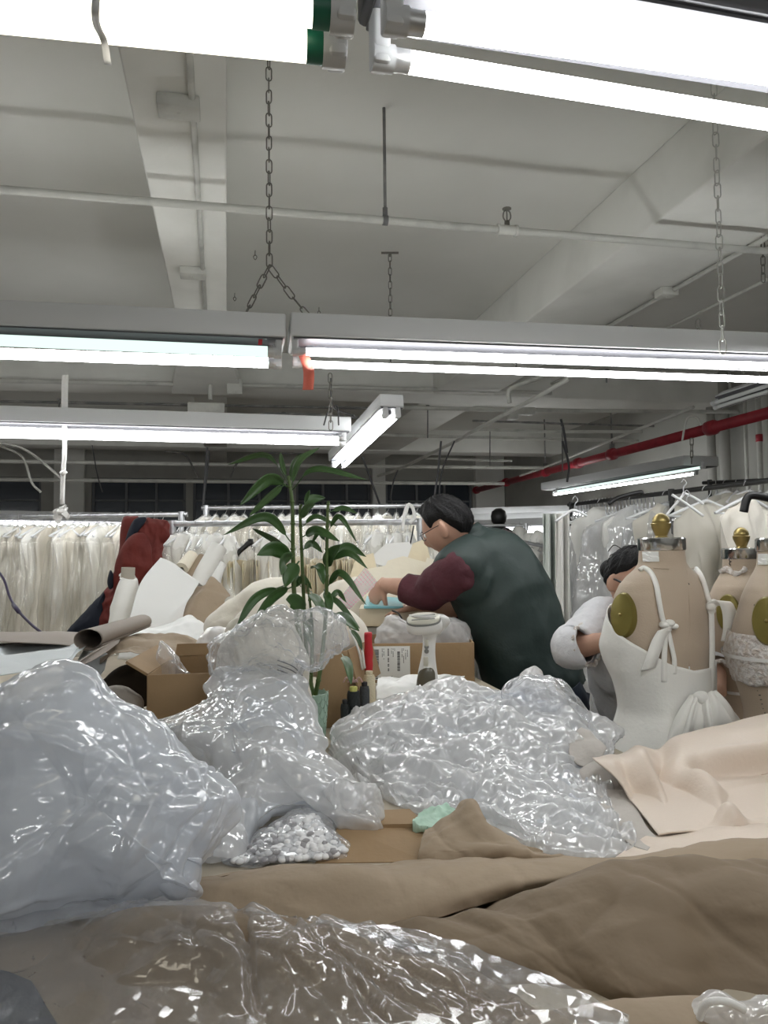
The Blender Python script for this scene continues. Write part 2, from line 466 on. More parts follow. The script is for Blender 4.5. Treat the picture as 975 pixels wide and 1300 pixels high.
M['threadgrey'] = mat('charcoal thread', (.05, .055, .06), .7, bump=(160, .4))
M['yellow'] = mat('yellow cone', (.62, .60, .18), .5)
M['wood'] = mat('pale plywood', (.62, .54, .40), .6, bump=(10, .2), var=(4, (.54, .46, .33), .4, .7))
M['tablewood'] = mat('cutting table top', (.46, .40, .31), .55, var=(3, (.38, .33, .25), .4, .7))
M['teal'] = mat('teal card', (.22, .50, .55), .5)
M['acrylic'] = film('clear acrylic ruler', tint=(1, .97, .98), haze=.3, gloss=.25, rough=.06, bscale=3, bstr=0, edge=.1)
M['magenta'] = mat('ruler print', (.42, .10, .22), .5)
M['tube_card'] = mat('grey cardboard core', (.42, .38, .32), .8)
M['bead_white'] = mat('white snap bead', (.82, .82, .83), .35)
M['bead_grey'] = mat('grey snap bead', (.30, .29, .30), .4)
M['pinkcord'] = mat('pink piping cord', (.62, .42, .40), .7)
M['notepad'] = mat('cream sticky notes', (.85, .76, .55), .7)
M['greenedge'] = mat('green card', (.10, .30, .16), .6)
E = 20.0
M['tube'] = lamp_mat('fluorescent tube', (.97, .985, .98), E)
M['tube_warm'] = lamp_mat('aging fluorescent tube', (1.0, .93, .76), E * .12)
M['tube_dim'] = lamp_mat('old fluorescent tube', (.78, 1.0, .92), E * .04)
# ================================================================ THE ROOM
CZ = 3.47; BZ = 3.10
XL, XR, YF, YB = -8.5, 5.9, -3.0, 15.2
mb = MB(); mb.box(((XL + XR) / 2, (YF + YB) / 2, -.05), (XR - XL, YB - YF, .1)); struct('floor', mb, M['floor'])
mb = MB(); mb.box(((XL + XR) / 2, (YF + YB) / 2, CZ + .06), (XR - XL, YB - YF, .12)); struct('ceiling', mb, M['ceiling'])
mb = MB(); mb.box((XL - .06, (YF + YB) / 2, CZ / 2), (.12, YB - YF, CZ)); struct('wall_left', mb, M['wall'])
mb = MB(); mb.box((XR + .06, (YF + YB) / 2, CZ / 2), (.12, YB - YF, CZ)); struct('wall_right', mb, M['wall'])
mb = MB(); mb.box(((XL + XR) / 2, YF - .06, CZ / 2), (XR - XL, .12, CZ)); struct('wall_front', mb, M['wall'])
def ceiling_beam(x0, x1, y0, y1, zb=BZ, bev=.012):
    mb = MB(); mb.box(((x0 + x1) / 2, (y0 + y1) / 2, (zb + CZ) / 2), (x1 - x0, y1 - y0, CZ - zb + .002), bev=bev)
    o = struct('ceiling_beam', mb, M['beam'], 'auto'); return o
ceiling_beam(-.36, .0, YF, 15.2)
ceiling_beam(2.2, 2.89, YF, 15.2)
ceiling_beam(-5.4, -4.8, YF, 15.2)
ceiling_beam(XL, XR, 7.7, 8.25, BZ - .01)
ceiling_beam(XL, XR, 12.3, 12.8, BZ - .01)
# haunch where the narrow beam meets the cross beam
mb = MB()
x0, x1 = -.44, .06
V = [(x0 - .1, 7.69, BZ - .10), (x1 + .1, 7.69, BZ - .10), (x1, 6.9, BZ + .002), (x0, 6.9, BZ + .002), (x0 - .1, 7.69, BZ + .05), (x1 + .1, 7.69, BZ + .05), (x1, 6.9, BZ + .05), (x0, 6.9, BZ + .05)]
mb.add(V, [(0, 1, 2, 3), (4, 7, 6, 5), (0, 4, 5, 1), (1, 5, 6, 2), (2, 6, 7, 3), (3, 7, 4, 0)])
struct('ceiling_beam_haunch', mb, M['beam'], False)
# back wall: dark night windows in a row between piers
WZ0, WZ1 = 1.5, 2.86
wins = [(-8.0, -5.55), (-4.55, -3.85 + .55), (-2.75, -.75), (-.45, 1.35), (1.65, 3.2), (3.35, 4.95)]
wx = [PY(a, 630, YB)[0] for a in (-180, 52, 116, 236, 245, 368, 376, 471, 490, 600, 640, 742)]
wins = [(wx[i], wx[i + 1]) for i in range(0, 12, 2)]
edges = [XL] + [w for p in wins for w in p] + [XR]
mb = MB()
mb.box(((XL + XR) / 2, YB + .1, WZ0 / 2), (XR - XL, .2, WZ0))
mb.box(((XL + XR) / 2, YB + .1, (WZ1 + CZ) / 2), (XR - XL, .2, CZ - WZ1))
for i in range(0, len(edges), 2):
    mb.box(((edges[i] + edges[i + 1]) / 2, YB + .1, (WZ0 + WZ1) / 2), (max(edges[i + 1] - edges[i], .02), .2, WZ1 - WZ0))
struct('wall_back', mb, M['wall'])
for k, (a, b) in enumerate(wins):
    w = MB(); w.box(((a + b) / 2, YB + .13, (WZ0 + WZ1) / 2), (b - a, .02, WZ1 - WZ0))
    o = struct('window_%d' % (k + 1), w, M['darkglass'])
    fr = MB(); t = .05
    fr.box(((a + b) / 2, YB + .1, WZ1 - t / 2), (b - a, .06, t)); fr.box(((a + b) / 2, YB + .1, WZ0 + t / 2), (b - a, .06, t))
    for x in (a + t / 2, b - t / 2, a + (b - a) * .36, a + (b - a) * .68): fr.box((x, YB + .1, (WZ0 + WZ1) / 2), (t, .06, WZ1 - WZ0 - .1))
    for z in (2.42, 2.02): fr.box(((a + b) / 2, YB + .1, z), (b - a - .1, .05, .035))
    f = struct('window_frame', fr, M['framegrey'], False, o)
# piers standing proud of the back wall, and a shelf-like ledge
for i, (a, b) in enumerate(((70, 108), (190, 233), (472, 488), (602, 638), (640, 643))):
    xa, xb = PY(a, 630, YB)[0], PY(b, 630, YB)[0]
    if i in (1, 4): continue
    mb = MB(); mb.box(((xa + xb) / 2, YB - .06, CZ / 2), (xb - xa, .12, CZ)); struct('column', mb, M['beam'])

# ================================================================ FLUORESCENT LIGHTS
def fixture(label, a1, a2, b1, b2, r, mats, caps='metalcap', hh=.075, drop=.045, group=None, reflector=False, name='ceiling_light', ends=(1, 1), hm='housing'):
    """two tubes (a1-a2 and b1-b2) under one enamelled housing"""
    a1, a2, b1, b2 = (np.asarray(p, float) for p in (a1, a2, b1, b2))
    c1, c2 = (a1 + b1) / 2, (a2 + b2) / 2
    d = unit(c2 - c1); w = b1 - a1; w = w - d * np.dot(w, d); sep = np.linalg.norm(w); s = unit(w)
    u = np.cross(s, d); u = u if u[2] > 0 else -u
    root = thing(name, label, 'fluorescent light', tuple((c1 + c2) / 2 + u * (drop + hh)), group); root['kind'] = 'thing'
    hw = sep + .07
    L = np.linalg.norm(c2 - c1)
    h = MB(); h.box((c1 + c2) / 2 + u * (drop + hh / 2), (hw, hh, L + .05), (s, u, d), bev=.008)
    part(root, 'housing', h, M[hm], 'auto')
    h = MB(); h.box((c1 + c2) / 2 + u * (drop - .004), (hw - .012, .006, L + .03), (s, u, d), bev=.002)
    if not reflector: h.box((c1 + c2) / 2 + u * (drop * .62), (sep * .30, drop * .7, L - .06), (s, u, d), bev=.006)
    part(root, 'glare_plate', h, M['housing_dark'], 'auto', 'dark plate added against tube glare')  # added dark plate, keeps the lit underside from glaring
    for q, (p1, p2) in enumerate(((a1, a2), (b1, b2))):
        t = MB(); t.tube([p1 + d * .03, p2 - d * .03], r, 14)
        part(root, 'tube', t, mats[q % len(mats)], 'auto')
        for e, (pp, sg) in enumerate(((p1, 1), (p2, -1))):
            c = MB(); c.tube([pp + d * sg * .012, pp + d * sg * .034], r * 1.07, 14)
            part(root, 'end_cap', c, M[caps], 'auto')
            k = MB()
            k.box(pp - d * sg * .004 + u * (drop * .4), (r * 2.3, drop * .8 + r * 2, .022), (s, u, d), bev=.004)
            k.tube([pp - d * sg * .014, pp + d * sg * .014], r * 1.25, 12)
            part(root, 'lamp_holder', k, M['socket'], 'auto')
    return root, (c1, c2, d, s, u, drop + hh)
Z1 = 2.02
# nearest pair of fixtures, just overhead
fa = fixture('nearest fluorescent light, two fat warm white tubes with green end caps', Pz(434, 16, Z1), Pz(-420, -62, Z1), Pz(424, 62, Z1), Pz(-420, -22, Z1), .0185, [M['tube_warm']], 'greencap', ends=(1, 1))
fb = fixture('nearest fluorescent light, two thin cool white tubes', Pz(502, 26, Z1), Pz(1500, 168, Z1), Pz(486, 74, Z1), Pz(1500, 236, Z1), .0135, [M['tube']], 'metalcap', drop=.06, reflector=True, hm='housing_dark')
# second row
Z2 = 2.10
dl = fixture('fluorescent light with dull greenish old tube, red tape at its end', Pz(352, 447, Z2), Pz(-520, 410, Z2), Pz(352, 461, Z2), Pz(-520, 431, Z2), .019, [M['tube_dim'], M['tube']], 'metalcap', hh=.085)
dr = fixture('long bright fluorescent light with coral tape hanging at its end', Pz(376, 446, Z2), Pz(1420, 478, Z2), Pz(376, 462, Z2), Pz(1420, 497, Z2), .013, [M['tube']], 'metalcap', hh=.085)
# third row
Z3 = 2.10
d3 = fixture('long fluorescent light over the rack of wedding dresses', Pz(436, 557, Z3), Pz(-160, 541, Z3), Pz(436, 563, Z3), Pz(-160, 549, Z3), .014, [M['tube']], 'metalcap', hh=.09)
# the skewed one
n1, n2 = P(497, 527, 4.3), P(430, 592, 5.6)
ws = unit(np.cross(n2 - n1, UP)) * .075
d4 = fixture('short fluorescent light hanging at a slant near the plant top', n1 - ws / 2, n2 - ws / 2, n1 + ws / 2, n2 + ws / 2, .014, [M['tube']], 'metalcap')
# over the right hand rack
d5 = fixture('fluorescent light under the red pipe above bagged gowns', Pz(893, 593, 2.17), Pz(707, 624, 2.17), Pz(884, 601, 2.17), Pz(703, 628, 2.17), .014, [M['tube_dim'], M['tube']], 'metalcap', hh=.10)
d6 = fixture('unlit white fluorescent light near the red pipe and wall', P(906, 512, 5.0), P(1050, 465, 4.0), P(909, 517, 5.0), P(1054, 473, 4.0), .013, [M['housing']], 'metalcap', hh=.08)
for yy in (0, 1, 2):
    d = 11.2 - yy * .8
    fixture('far fluorescent light seen past the dark green vest, %s row' % ('upper', 'middle', 'lower')[yy], P(745 - yy * 20, 653 + yy * 9, d), P(600, 657 + yy * 9, d), P(745 - yy * 20, 655 + yy * 9, d + .08), P(600, 659 + yy * 9, d + .08), .02, [M['tube']], 'metalcap', hh=.1)
fixture('far fluorescent light glimpsed through the hanging dresses', P(-60, 664, 8.2), P(175, 668, 8.2), P(-60, 665, 8.28), P(175, 669, 8.28), .02, [M['tube']], 'metalcap', hh=.1)
# unseen lights added behind the viewer to brighten the room
for i, (x, y, w) in enumerate(((-1.6, -1.9, 'long'), (1.2, -1.9, 'second'))):
    fixture('added unseen fluorescent light behind the viewer, %s one of two' % w, (x, y, 2.15), (x + 2.5, y, 2.15), (x, y - .08, 2.15), (x + 2.5, y - .08, 2.15), .014, [M['tube']], 'metalcap')
for i, (x, y) in enumerate(((-5.6, 1.2), (-6.2, 4.6), (-6.6, 8.0), (-7.2, 10.6))):  # further unseen lights added at the side for more room light
    fixture('added unseen fluorescent light off to the side, %s from the rear' % ('fourth', 'third', 'second', 'first')[i], (x, y, 2.3), (x + 2.2, y, 2.3), (x, y - .08, 2.3), (x + 2.2, y - .08, 2.3), .014, [M['tube']], 'metalcap')

# tape and ties on the lights
def ribbon(pts, w, wdir, thick=.0012):
    pts = catmull(pts, max(8, 5 * len(pts)))
    wd = unit(wdir) * w / 2
    mb = MB(); G = np.array([pts - wd, pts + wd]).transpose(1, 0, 2); mb.grid(G); return mb
def strip(name, label, cat, pts, w, wdir, m, group=None):
    o = solo(name, label, cat, ribbon(pts, w, wdir), m, True, group)
    return solidify(o, .0016, 0)
dd = 2.60
strip('hanging_tape', 'coral tape strip hanging under the long bright light', 'tape', [P(384, 447, dd + .12), P(391, 466, dd), P(392, 480, dd), P(391, 495, dd + .01)], .038, RH, M['coraltape'])
strip('hanging_tape', 'red tape tied around the end of the greenish light', 'tape', [P(318, 417, dd + .02), P(327, 415, dd), P(332, 418, dd - .02), P(330, 438, dd - .01)], .014, RH, M['redcloth'])
strip('hanging_tie', 'pale plastic tie dangling from the nearest warm tubes', 'tie', [P(123, -12, .80), P(121, 14, .80), P(123, 32, .83), P(132, 52, .86), P(137, 82, .86)], .008, RH + FH * .3, M['housing'])

# ---------------------------------------------------------------- chains
def chain(label, pts, link=.052, r=.0024, m='chainmetal', name='hanging_chain', group=None):
    pts = [np.asarray(p, float) for p in pts]
    mb = MB(); flip = 0
    for a, b in zip(pts[:-1], pts[1:]):
        L = np.linalg.norm(b - a); n = max(1, int(round(L / (link * .82)))); d = (b - a) / n; dn = unit(d)
        s0 = unit(np.cross(dn, FH)); s1 = unit(np.cross(dn, s0))
        for i in range(n):
            c = a + d * (i + .5); s = s0 if (i + flip) % 2 == 0 else s1
            # a slight real-life twist
            tw = .35 * math.sin(i * 1.7 + len(pts)); s = unit(s * math.cos(tw) + np.cross(dn, s) * math.sin(tw))
            hl, hw = link / 2 - .2 * link, link * .19
            P_ = []
            for k in range(6):
                t = -PI / 2 + PI * k / 5; P_.append(c + dn * (hl + hw * math.cos(t)) + s * hw * math.sin(t))
            for k in range(6):
                t = PI / 2 + PI * k / 5; P_.append(c + dn * (-hl + hw * math.cos(t)) + s * hw * math.sin(t))
            mb.tube(P_, r, 6, closed=True)
        flip += n
    return solo(name, label, 'chain', mb, M[m], True, group, loc=tuple(pts[0]))
def top(x, y, d, z=CZ):   # where a hanging thing meets the ceiling, straight above a mark
    p = P(x, y, d); return np.array([p[0], p[1], z])
split = P(342, 338, 2.62)
chain('dark chain forking above the middle row lights', [np.array([split[0], split[1], CZ]), split, P(304, 414, 2.66)])
chain('short dark chain joining the fork above the coral tape', [split, P(372, 378, 2.63), P(404, 416, 2.66)])
mb = MB(); q = P(408, 421, 2.66); mb.tube([P(398, 402, 2.66), P(404, 412, 2.65), P(409, 419, 2.66), P(400, 421, 2.67), P(397, 411, 2.66), P(405, 405, 2.65), P(410, 422, 2.66)], .003, 6, smooth=40)
solo('hanging_hook', 'twisted dark wire hook at the end of the short chain', 'hook', mb, M['chainmetal'])
q = P(918, 448, 2.78)
chain('pale painted chain holding the long bright light', [np.array([q[0], q[1], CZ]), q], m='chainlight', link=.06)
q = P(496, 420, 5.0); t = P(495, 323, 5.0)
ch = chain('thin chain on a ceiling anchor above the middle row light', [t, P(496, 470, 5.0)], link=.055, r=.003)
mb = MB(); mb.beam(P(484, 321, 5.0), P(506, 321, 5.0), .02, .008); mb.tube([P(495, 321, 5.0), P(495, 326, 5.0)], .006, 8)
solo('ceiling_anchor', 'small flat ceiling anchor holding a thin chain', 'anchor', mb, M['chainmetal'])
for (x, y0, y1, d, lab) in ((419, 475, 545, 4.35, 'thin dark chain down to the light over the dress rack'), (968, 283, 358, 4.4, 'short thin chain beside the wall pipe'), (886, 405, 440, 4.6, 'short dark chain on the beam edge')):
    chain(lab, [P(x, y0, d), P(x + 1, y1, d)], link=.06, r=.003)
chain('chain holding the light under the red pipe', [P(878, 557, 6.6), P(878, 588, 6.6)], link=.07, r=.004)
# loose ceiling hooks
for (x, y, lab) in ((324, 318, 'small open ring hook left in the ceiling near the chain'), (298, 372, 'lone thin ceiling hook above the middle row'), (405, 390, 'thin ceiling hook next to the short chain')):
    p = Pz(x, y, CZ); mb = MB()
    mb.tube([p, p - _up * .03, p - _up * .045 + RH * .012, p - _up * .065, p - _up * .045 - RH * .012, p - _up * .03], .003, 6, smooth=16)
    solo('ceiling_hook', lab, 'hook', mb, M['chainmetal'])

# ---------------------------------------------------------------- pipes
def pipe(name, label, pts, r, m, cat='pipe', couplings=(), smooth=0, cm=None, group=None):
    pts = [np.asarray(p, float) for p in pts]
    root = thing(name, label, cat, tuple(pts[0]), group)
    mb = MB(); mb.tube(pts, r, 14, smooth=smooth); part(root, 'pipe_run', mb, M[m], True)
    for c in couplings:
        a, b = pts[0], pts[-1]; q = a + (b - a) * c; d = unit(b - a)
        k = MB(); k.tube([q - d * r * 1.3, q - d * r * .9, q + d * r * .9, q + d * r * 1.3], [r * 1.1, r * 1.42, r * 1.42, r * 1.1], 14)
        part(root, 'coupling', k, M[cm or m], 'auto')
    return root
sz = 2.93
a, b = Pz(0, 240.5, sz), Pz(975, 319, sz)
dv = unit(b - a); a2 = a - dv * 5.2; b2 = b + dv * 1.2
sp = pipe('sprinkler_pipe', 'long grey sprinkler pipe crossing under the ceiling', [a2, b2], .018, 'pipewhite')
def on_pipe(x):
    t = (x - 0) / 975.0
    lo, hi = 0, 1
    best = min(np.linspace(0, 1, 2000), key=lambda s: abs(proj(a + (b - a) * s)[0] - x)); return a + (b - a) * best
def proj(p):
    v = np.asarray(p) - CAM; return (487.5 + F_PX * (v @ RT) / (v @ FW), 650 - F_PX * (v @ UP) / (v @ FW))
q = on_pipe(644)
k = MB(); k.tube([q - dv * .045, q + dv * .045], .024, 14); k.tube([q - dv * .05, q - dv * .038], .028, 14); k.tube([q + dv * .038, q + dv * .05], .028, 14); part(sp, 'tee_fitting', k, M['pipewhite'], 'auto')
k = MB(); k.tube([q, q + _up * .045], .013, 12)
hb = q + _up * .045
for s in (-1, 1): k.tube([hb + dv * s * .008, hb + dv * s * .019 + _up * .018, hb + dv * s * .015 + _up * .045, hb + _up * .056], .0035, 6, smooth=12)
k.lathe([(.004, .054), (.022, .058), (.022, .062), (.004, .064)], hb, 14); k.tube([hb, hb + _up * .05], .003, 6)
part(sp, 'sprinkler_head', k, M['chainmetal'], True, 'dark upright sprinkler head')
q = on_pipe(489); k = MB(); k.tube([q, (q[0], q[1], CZ)], .0075, 8); k.tube([q - dv * .012, q + dv * .012], .023, 12); k.tube([q + _up * .02, q + _up * .06], .012, 8)
part(sp, 'hanger_rod', k, M['pipedark'], True, 'dark hanger rod')
# conduit under the narrow beam
def conduit(label, pts, r=.013, m='pipewhite', boxes=(), smooth=0, name='ceiling_conduit'):
    pts = [np.asarray(p, float) for p in pts]
    root = thing(name, label, 'conduit', tuple(pts[0])); root['kind'] = 'thing'
    mb = MB(); mb.tube(pts, r, 10, smooth=smooth); part(root, 'pipe_run', mb, M[m], True)
    for (c, s) in boxes:
        k = MB(); k.box(c, s, bev=.006); k.tube([np.asarray(c) - _up * s[2] * .5, np.asarray(c) - _up * (s[2] * .5 + .004)], .006, 6)
        part(root, 'junction_box', k, M[m], 'auto')
    return root
zc = BZ - .014
p0, p1 = Pz(240, 66, zc), Pz(262, 412, zc); e = p1 + (p1 - p0) * .36; bk = p0 - unit(p1 - p0) * 2.5
conduit('thin white conduit with boxes under the narrow beam', [bk, e], .013, boxes=[(Pz(227, 136, zc - .014), (.155, .10, .05)), (Pz(245, 347, zc - .012), (.15, .11, .045))])
p0, p1 = Pz(975, 301, zc - .006), Pz(762, 420, zc - .006); e = p1 + (p1 - p0) * .25
conduit('white conduit along the edge of the wide beam', [p0 - unit(p1 - p0) * 3, e], .016, boxes=[(Pz(846, 372, zc - .016), (.12, .1, .05))])
conduit('thin conduit under the dark ceiling beside the wide beam', [Pz(985, 350, 3.25), Pz(815, 432, 3.25), Pz(700, 487, 3.25)], .012)
# the tangle further back
for i, (lab, m, r, mk) in enumerate((
    ('thick pale conduit in front of the cross beam', 'pipewhite', .022, [(-260, 478, 7.3), (487, 493, 7.4), (700, 499, 7.5)]),
    ('thin dark pipe below the cross beam', 'pipedark', .014, [(-200, 506, 7.6), (240, 514, 7.6), (500, 519, 7.6)]),
    ('pale pipe running under the cross beam to the wall', 'pipewhite', .022, [(486, 517, 7.4), (700, 521, 7.3), (940, 523, 7.0)]),
    ('long straight pale pipe above the far windows', 'pipewhite', .028, [(-300, 581, 11), (240, 589, 11), (472, 592, 11), (690, 594, 11)]),
    ('second straight pipe just above the far windows', 'pipewhite', .03, [(-300, 606, 12), (240, 611, 12), (500, 613, 12), (640, 614, 12)]),
    ('pale pipe crossing behind the slanted light', 'pipewhite', .022, [(480, 552, 9), (640, 556, 9), (810, 560, 9)]),
    ('thin pipe under the far bay near the red pipe', 'pipewhite', .018, [(605, 545, 8.5), (700, 548, 8.5), (815, 548, 8.4)]),
    ('short thin pipe in the far bay', 'pipewhite', .015, [(540, 582, 10), (650, 585, 10)]),
    ('dark thin pipe over the red pipe', 'pipedark', .014, [(600, 534, 8.2), (720, 538, 8.2), (830, 541, 8.0)]),
    ('dark conduit with an elbow over the left dresses', 'pipedark', .016, [(-120, 520, 6.9), (110, 521, 6.9), (180, 522, 6.9), (192, 526, 6.95), (199, 537, 7.0)]),
    ('dark conduit bending down near the thin chain', 'pipedark', .016, [(316, 541, 6.9), (322, 531, 6.9), (334, 526, 6.9), (400, 527, 6.9), (458, 531, 6.9)]),
    ('diagonal pale conduit crossing the far bay', 'pipewhite', .018, [(722, 481, 5.6), (680, 505, 6.1), (600, 548, 7.4), (575, 562, 7.9), (505, 596, 9.6), (480, 604, 10.4)]),
    ('bent white conduit dropping from the cross beam', 'pipewhite', .02, [(690, 478, 6.6), (655, 490, 6.6), (646, 497, 6.6), (647, 512, 6.6)]),
    ('pale conduit running along the far bay ceiling toward the wall', 'pipewhite', .018, [(880, 517, 7.6), (790, 553, 9.2), (700, 590, 11.6), (660, 604, 12.6)]),
    ('thin bent conduit over the middle racks', 'pipedark', .012, [(210, 573, 8.6), (235, 578, 8.6), (248, 600, 8.7), (252, 607, 8.7)]),
    ('thin bent conduit left of the plant tip', 'pipedark', .012, [(292, 607, 8.7), (304, 585, 8.7), (330, 575, 8.7), (395, 577, 8.7)]),
)):
    YC = {0: 7.55, 1: 7.6, 2: 7.6, 3: 11.0, 4: 11.9, 5: 8.9, 8: 8.7, 9: 6.95, 10: 6.95}.get(i)     # runs parallel to the cross beams
    conduit(lab, [P(*q) if YC is None else PY(q[0], q[1], YC) for q in mk], r, m, smooth=30)
for (x, y, d, s, lab) in ((298, 491, 7.3, (.15, .06, .15), 'square white junction box on the cross beam'), (262, 522, 7.0, (.34, .14, .14), 'white splice box under the haunch'), (663, 522, 7.3, (.24, .1, .07), 'long white splice box on the far pipe'), (650, 526, 7.2, (.1, .1, .1), 'small pale junction box beside the diagonal conduit')):
    k = MB(); c = P(x, y, d); k.box(c, s, bev=.01)
    for sx in (-1, 1): k.tube([c + np.array([sx * s[0] * .3, -s[1] * .5, 0]), c + np.array([sx * s[0] * .3, -s[1] * .5 - .006, 0])], .008, 6)
    solo('ceiling_junction_box', lab, 'junction box', k, M['pipewhite'], kind='thing')
k = MB(); k.tube([P(267, 478, 7.3), P(267, 508, 7.25)], .02, 10, smooth=4); solo('ceiling_conduit', 'short upright conduit below the cross beam', 'conduit', k, M['pipewhite'], kind='thing')
# drop rods
for i, (x, y0, y1, d) in enumerate(((75, 507, 526, 7), (360, 524, 541, 7), (543, 515, 556, 8), (622, 545, 592, 9), (714, 540, 600, 8), (770, 470, 486, 6), (655, 440, 470, 5.2), (800, 415, 440, 5))):
    k = MB(); k.tube([P(x, y0, d), P(x, y1, d)], .007, 6); k.lathe([(.02, -.006), (.02, .006)], P(x, y0, d), 8)
    solo('hanger_rod', 'thin dark drop rod under the far ceiling', 'rod', k, M['pipedark'], group='drop rods under the ceiling')
# red sprinkler main
ra, rb = Pz(1010, 515, 2.62), Pz(604, 622.5, 2.62)
rp = pipe('red_pipe', 'red sprinkler main running back under the ceiling', [ra, rb], .055, 'red_pipe', couplings=(.02, .13, .36, .47, .60, .80, .995))
k = MB(); e = rb; k.sphere(e, .072, 12, 8); part(rp, 'end_elbow', k, M['red_pipe'], True)
for t in (.36, .6):
    q = ra + (rb - ra) * t; k = MB(); k.tube([q, q + _up * (CZ - 2.62)], .012, 8); k.box(q + _up * .1, (.05, .05, .07)); part(rp, 'hanger_rod', k, M['pipedark'], True)
# pipes on the wall at the end of the bay
for i, (x, r, lab) in enumerate(((903, .05, 'thick pale riser pipe beside the chained light'), (920, .06, 'thick grey riser pipe near the wall'), (946, .02, 'thin pale riser pipe near the wall'), (963, .03, 'pale riser pipe with red band'))):
    p = PX(x + (i > 1) * 1, 560, XR - .12 - r * .2); k = MB()
    k.tube([(p[0], p[1], .01), (p[0], p[1], CZ - .01)], r, 12)
    root = thing('riser_pipe', lab, 'pipe', (p[0], p[1], .0)); part(root, 'pipe_run', k, M['wall' if i < 2 else 'pipewhite'], True)
    if i == 3:
        g = MB(); g.tube([(p[0], p[1], 2.55), (p[0], p[1], 2.63)], r * 1.25, 12); part(root, 'band', g, M['red_pipe'], True, 'red band')
# hanging cables
def cable(label, mk, r=.006, m='cablegrey', n=40, name='hanging_cable'):
    k = MB(); k.tube([P(*q) for q in mk], r, 6, smooth=n); return solo(name, label, 'cable', k, M[m], True)
cable('black cable hanging beside the narrow beam', [(263, 568, 6.4), (261, 600, 6.4), (258, 640, 6.4)], .012)
cable('second thin cable beside the narrow beam', [(266, 572, 6.5), (262, 610, 6.5), (256, 648, 6.5)], .007)
cable('dark looped cable behind the man', [(560, 560, 6.2), (556, 600, 6.2), (552, 632, 6.2), (557, 645, 6.2)], .009)
cable('dark cable crossing the window piers', [(577, 560, 6.4), (562, 595, 6.4), (558, 628, 6.4), (566, 640, 6.4), (590, 646, 6.5)], .007)
cable('grey cable drooping from the far conduit', [(505, 597, 8), (500, 610, 8), (496, 632, 8), (502, 648, 8)], .009)
cable('thin dark cable slanting behind the slanted light', [(460, 580, 6.6), (474, 618, 6.6), (482, 640, 6.7)], .010)
cable('dark cable slanting across the left windows', [(117, 565, 7.4), (123, 600, 7.4), (130, 625, 7.4)], .006)
cable('pair of thin cables drooping at the left', [(0, 566, 6), (28, 580, 6), (40, 612, 6), (52, 625, 6)], .010, 'pipewhite')
cable('pale cable slanting under the left light', [(-20, 560, 5.6), (30, 570, 5.6), (75, 605, 5.6), (80, 612, 5.6)], .010, 'pipewhite')
cable('dark cable looping off the red pipe', [(714, 560, 7.2), (722, 590, 7.2), (720, 612, 7.2)], .011)
cable('dark cable tangle above the gowns', [(712, 532, 7.0), (716, 548, 7.0), (720, 575, 7.0)], .011)
cable('pale cable hanging over the gowns', [(866, 560, 6.2), (872, 532, 6.2), (884, 530, 6.2), (890, 540, 6.2)], .008, 'pipewhite')
cable('dark wires tangled at the chain over the rack', [(411, 540, 4.4), (417, 522, 4.4), (428, 516, 4.4), (430, 540, 4.4)], .005)
cable('dark cord dropping to the slanted light', [(420, 480, 4.5), (421, 510, 4.5), (427, 520, 4.45), (450, 528, 4.4)], .005)
# white strap hanging from a pipe
strap_p = [P(83, 476, 4.3), P(83, 510, 4.3), P(83, 560, 4.3), P(81, 610, 4.3), P(79, 642, 4.3)]
root = thing('hanging_strap', 'long white cloth strap with a knot hanging over the dresses', 'strap', tuple(strap_p[0]))
k = ribbon([strap_p[0], P(82, 500, 4.3), P(82, 534, 4.3)], .040, RH); k.tube([P(82, 534, 4.3), P(82, 575, 4.3), P(80, 605, 4.3), P(79, 640, 4.3)], .013, 8, smooth=12)
k.tube([P(79, 598, 4.28), P(82, 602, 4.29)], .02, 8); part(root, 'band', k, M['whitecloth'], True)
k = MB(); c = P(78, 650, 4.28)
for q, (dx, dz) in enumerate(((-.045, -.005), (.040, -.030), (-.02, -.055), (.015, .035), (.03, .012), (-.035, -.035))):
    e = c + RH * dx + _up * dz; r_ = ribbon([c, (c + e) / 2 + FH * (.012 * (-1) ** q) + _up * .012, e, e - _up * .012], .03, unit(_up * dx + RH * abs(dz) + FH * .01)); k.add(r_.verts(), r_.f)
k.sphere(c, (.022, .016, .02), 12, 8)
k.displace(waves(k.verts(), 3, 20, .005)); part(root, 'knot', k, M['whitecloth'], True)
# ================================================================ TABLES
def table(label, x0, x1, y0, y1, legs):
    root = thing('cutting_table', label, 'table', ((x0 + x1) / 2, (y0 + y1) / 2, 0))
    t = MB(); t.box(((x0 + x1) / 2, (y0 + y1) / 2, TZ - .02), (x1 - x0, y1 - y0, .04), bev=.006); part(root, 'tabletop', t, M['tablewood'])
    a = MB()
    for y in (y0 + .06, y1 - .06): a.box(((x0 + x1) / 2, y, TZ - .09), (x1 - x0 - .2, .03, .1))
    part(root, 'apron', a, M['tablewood'], False)
    for x, y in legs:
        l = MB(); l.tube([(x, y, 0), (x, y, TZ - .04)], [.024, .03], 10); part(root, 'leg', l, M['darkmetal'])
    return root
table('long near cutting table buried under brown paper and plastic', -1.9, 1.75, .28, 1.54, [(-1.8, .4), (1.65, .4), (-1.8, 1.44), (1.65, 1.44)])
table('far cutting table with boxes, plant and steamer on it', -1.9, .93, 1.55, 3.75, [(-1.8, 1.65), (.85, 1.65), (-1.8, 3.65), (.85, 3.65)])

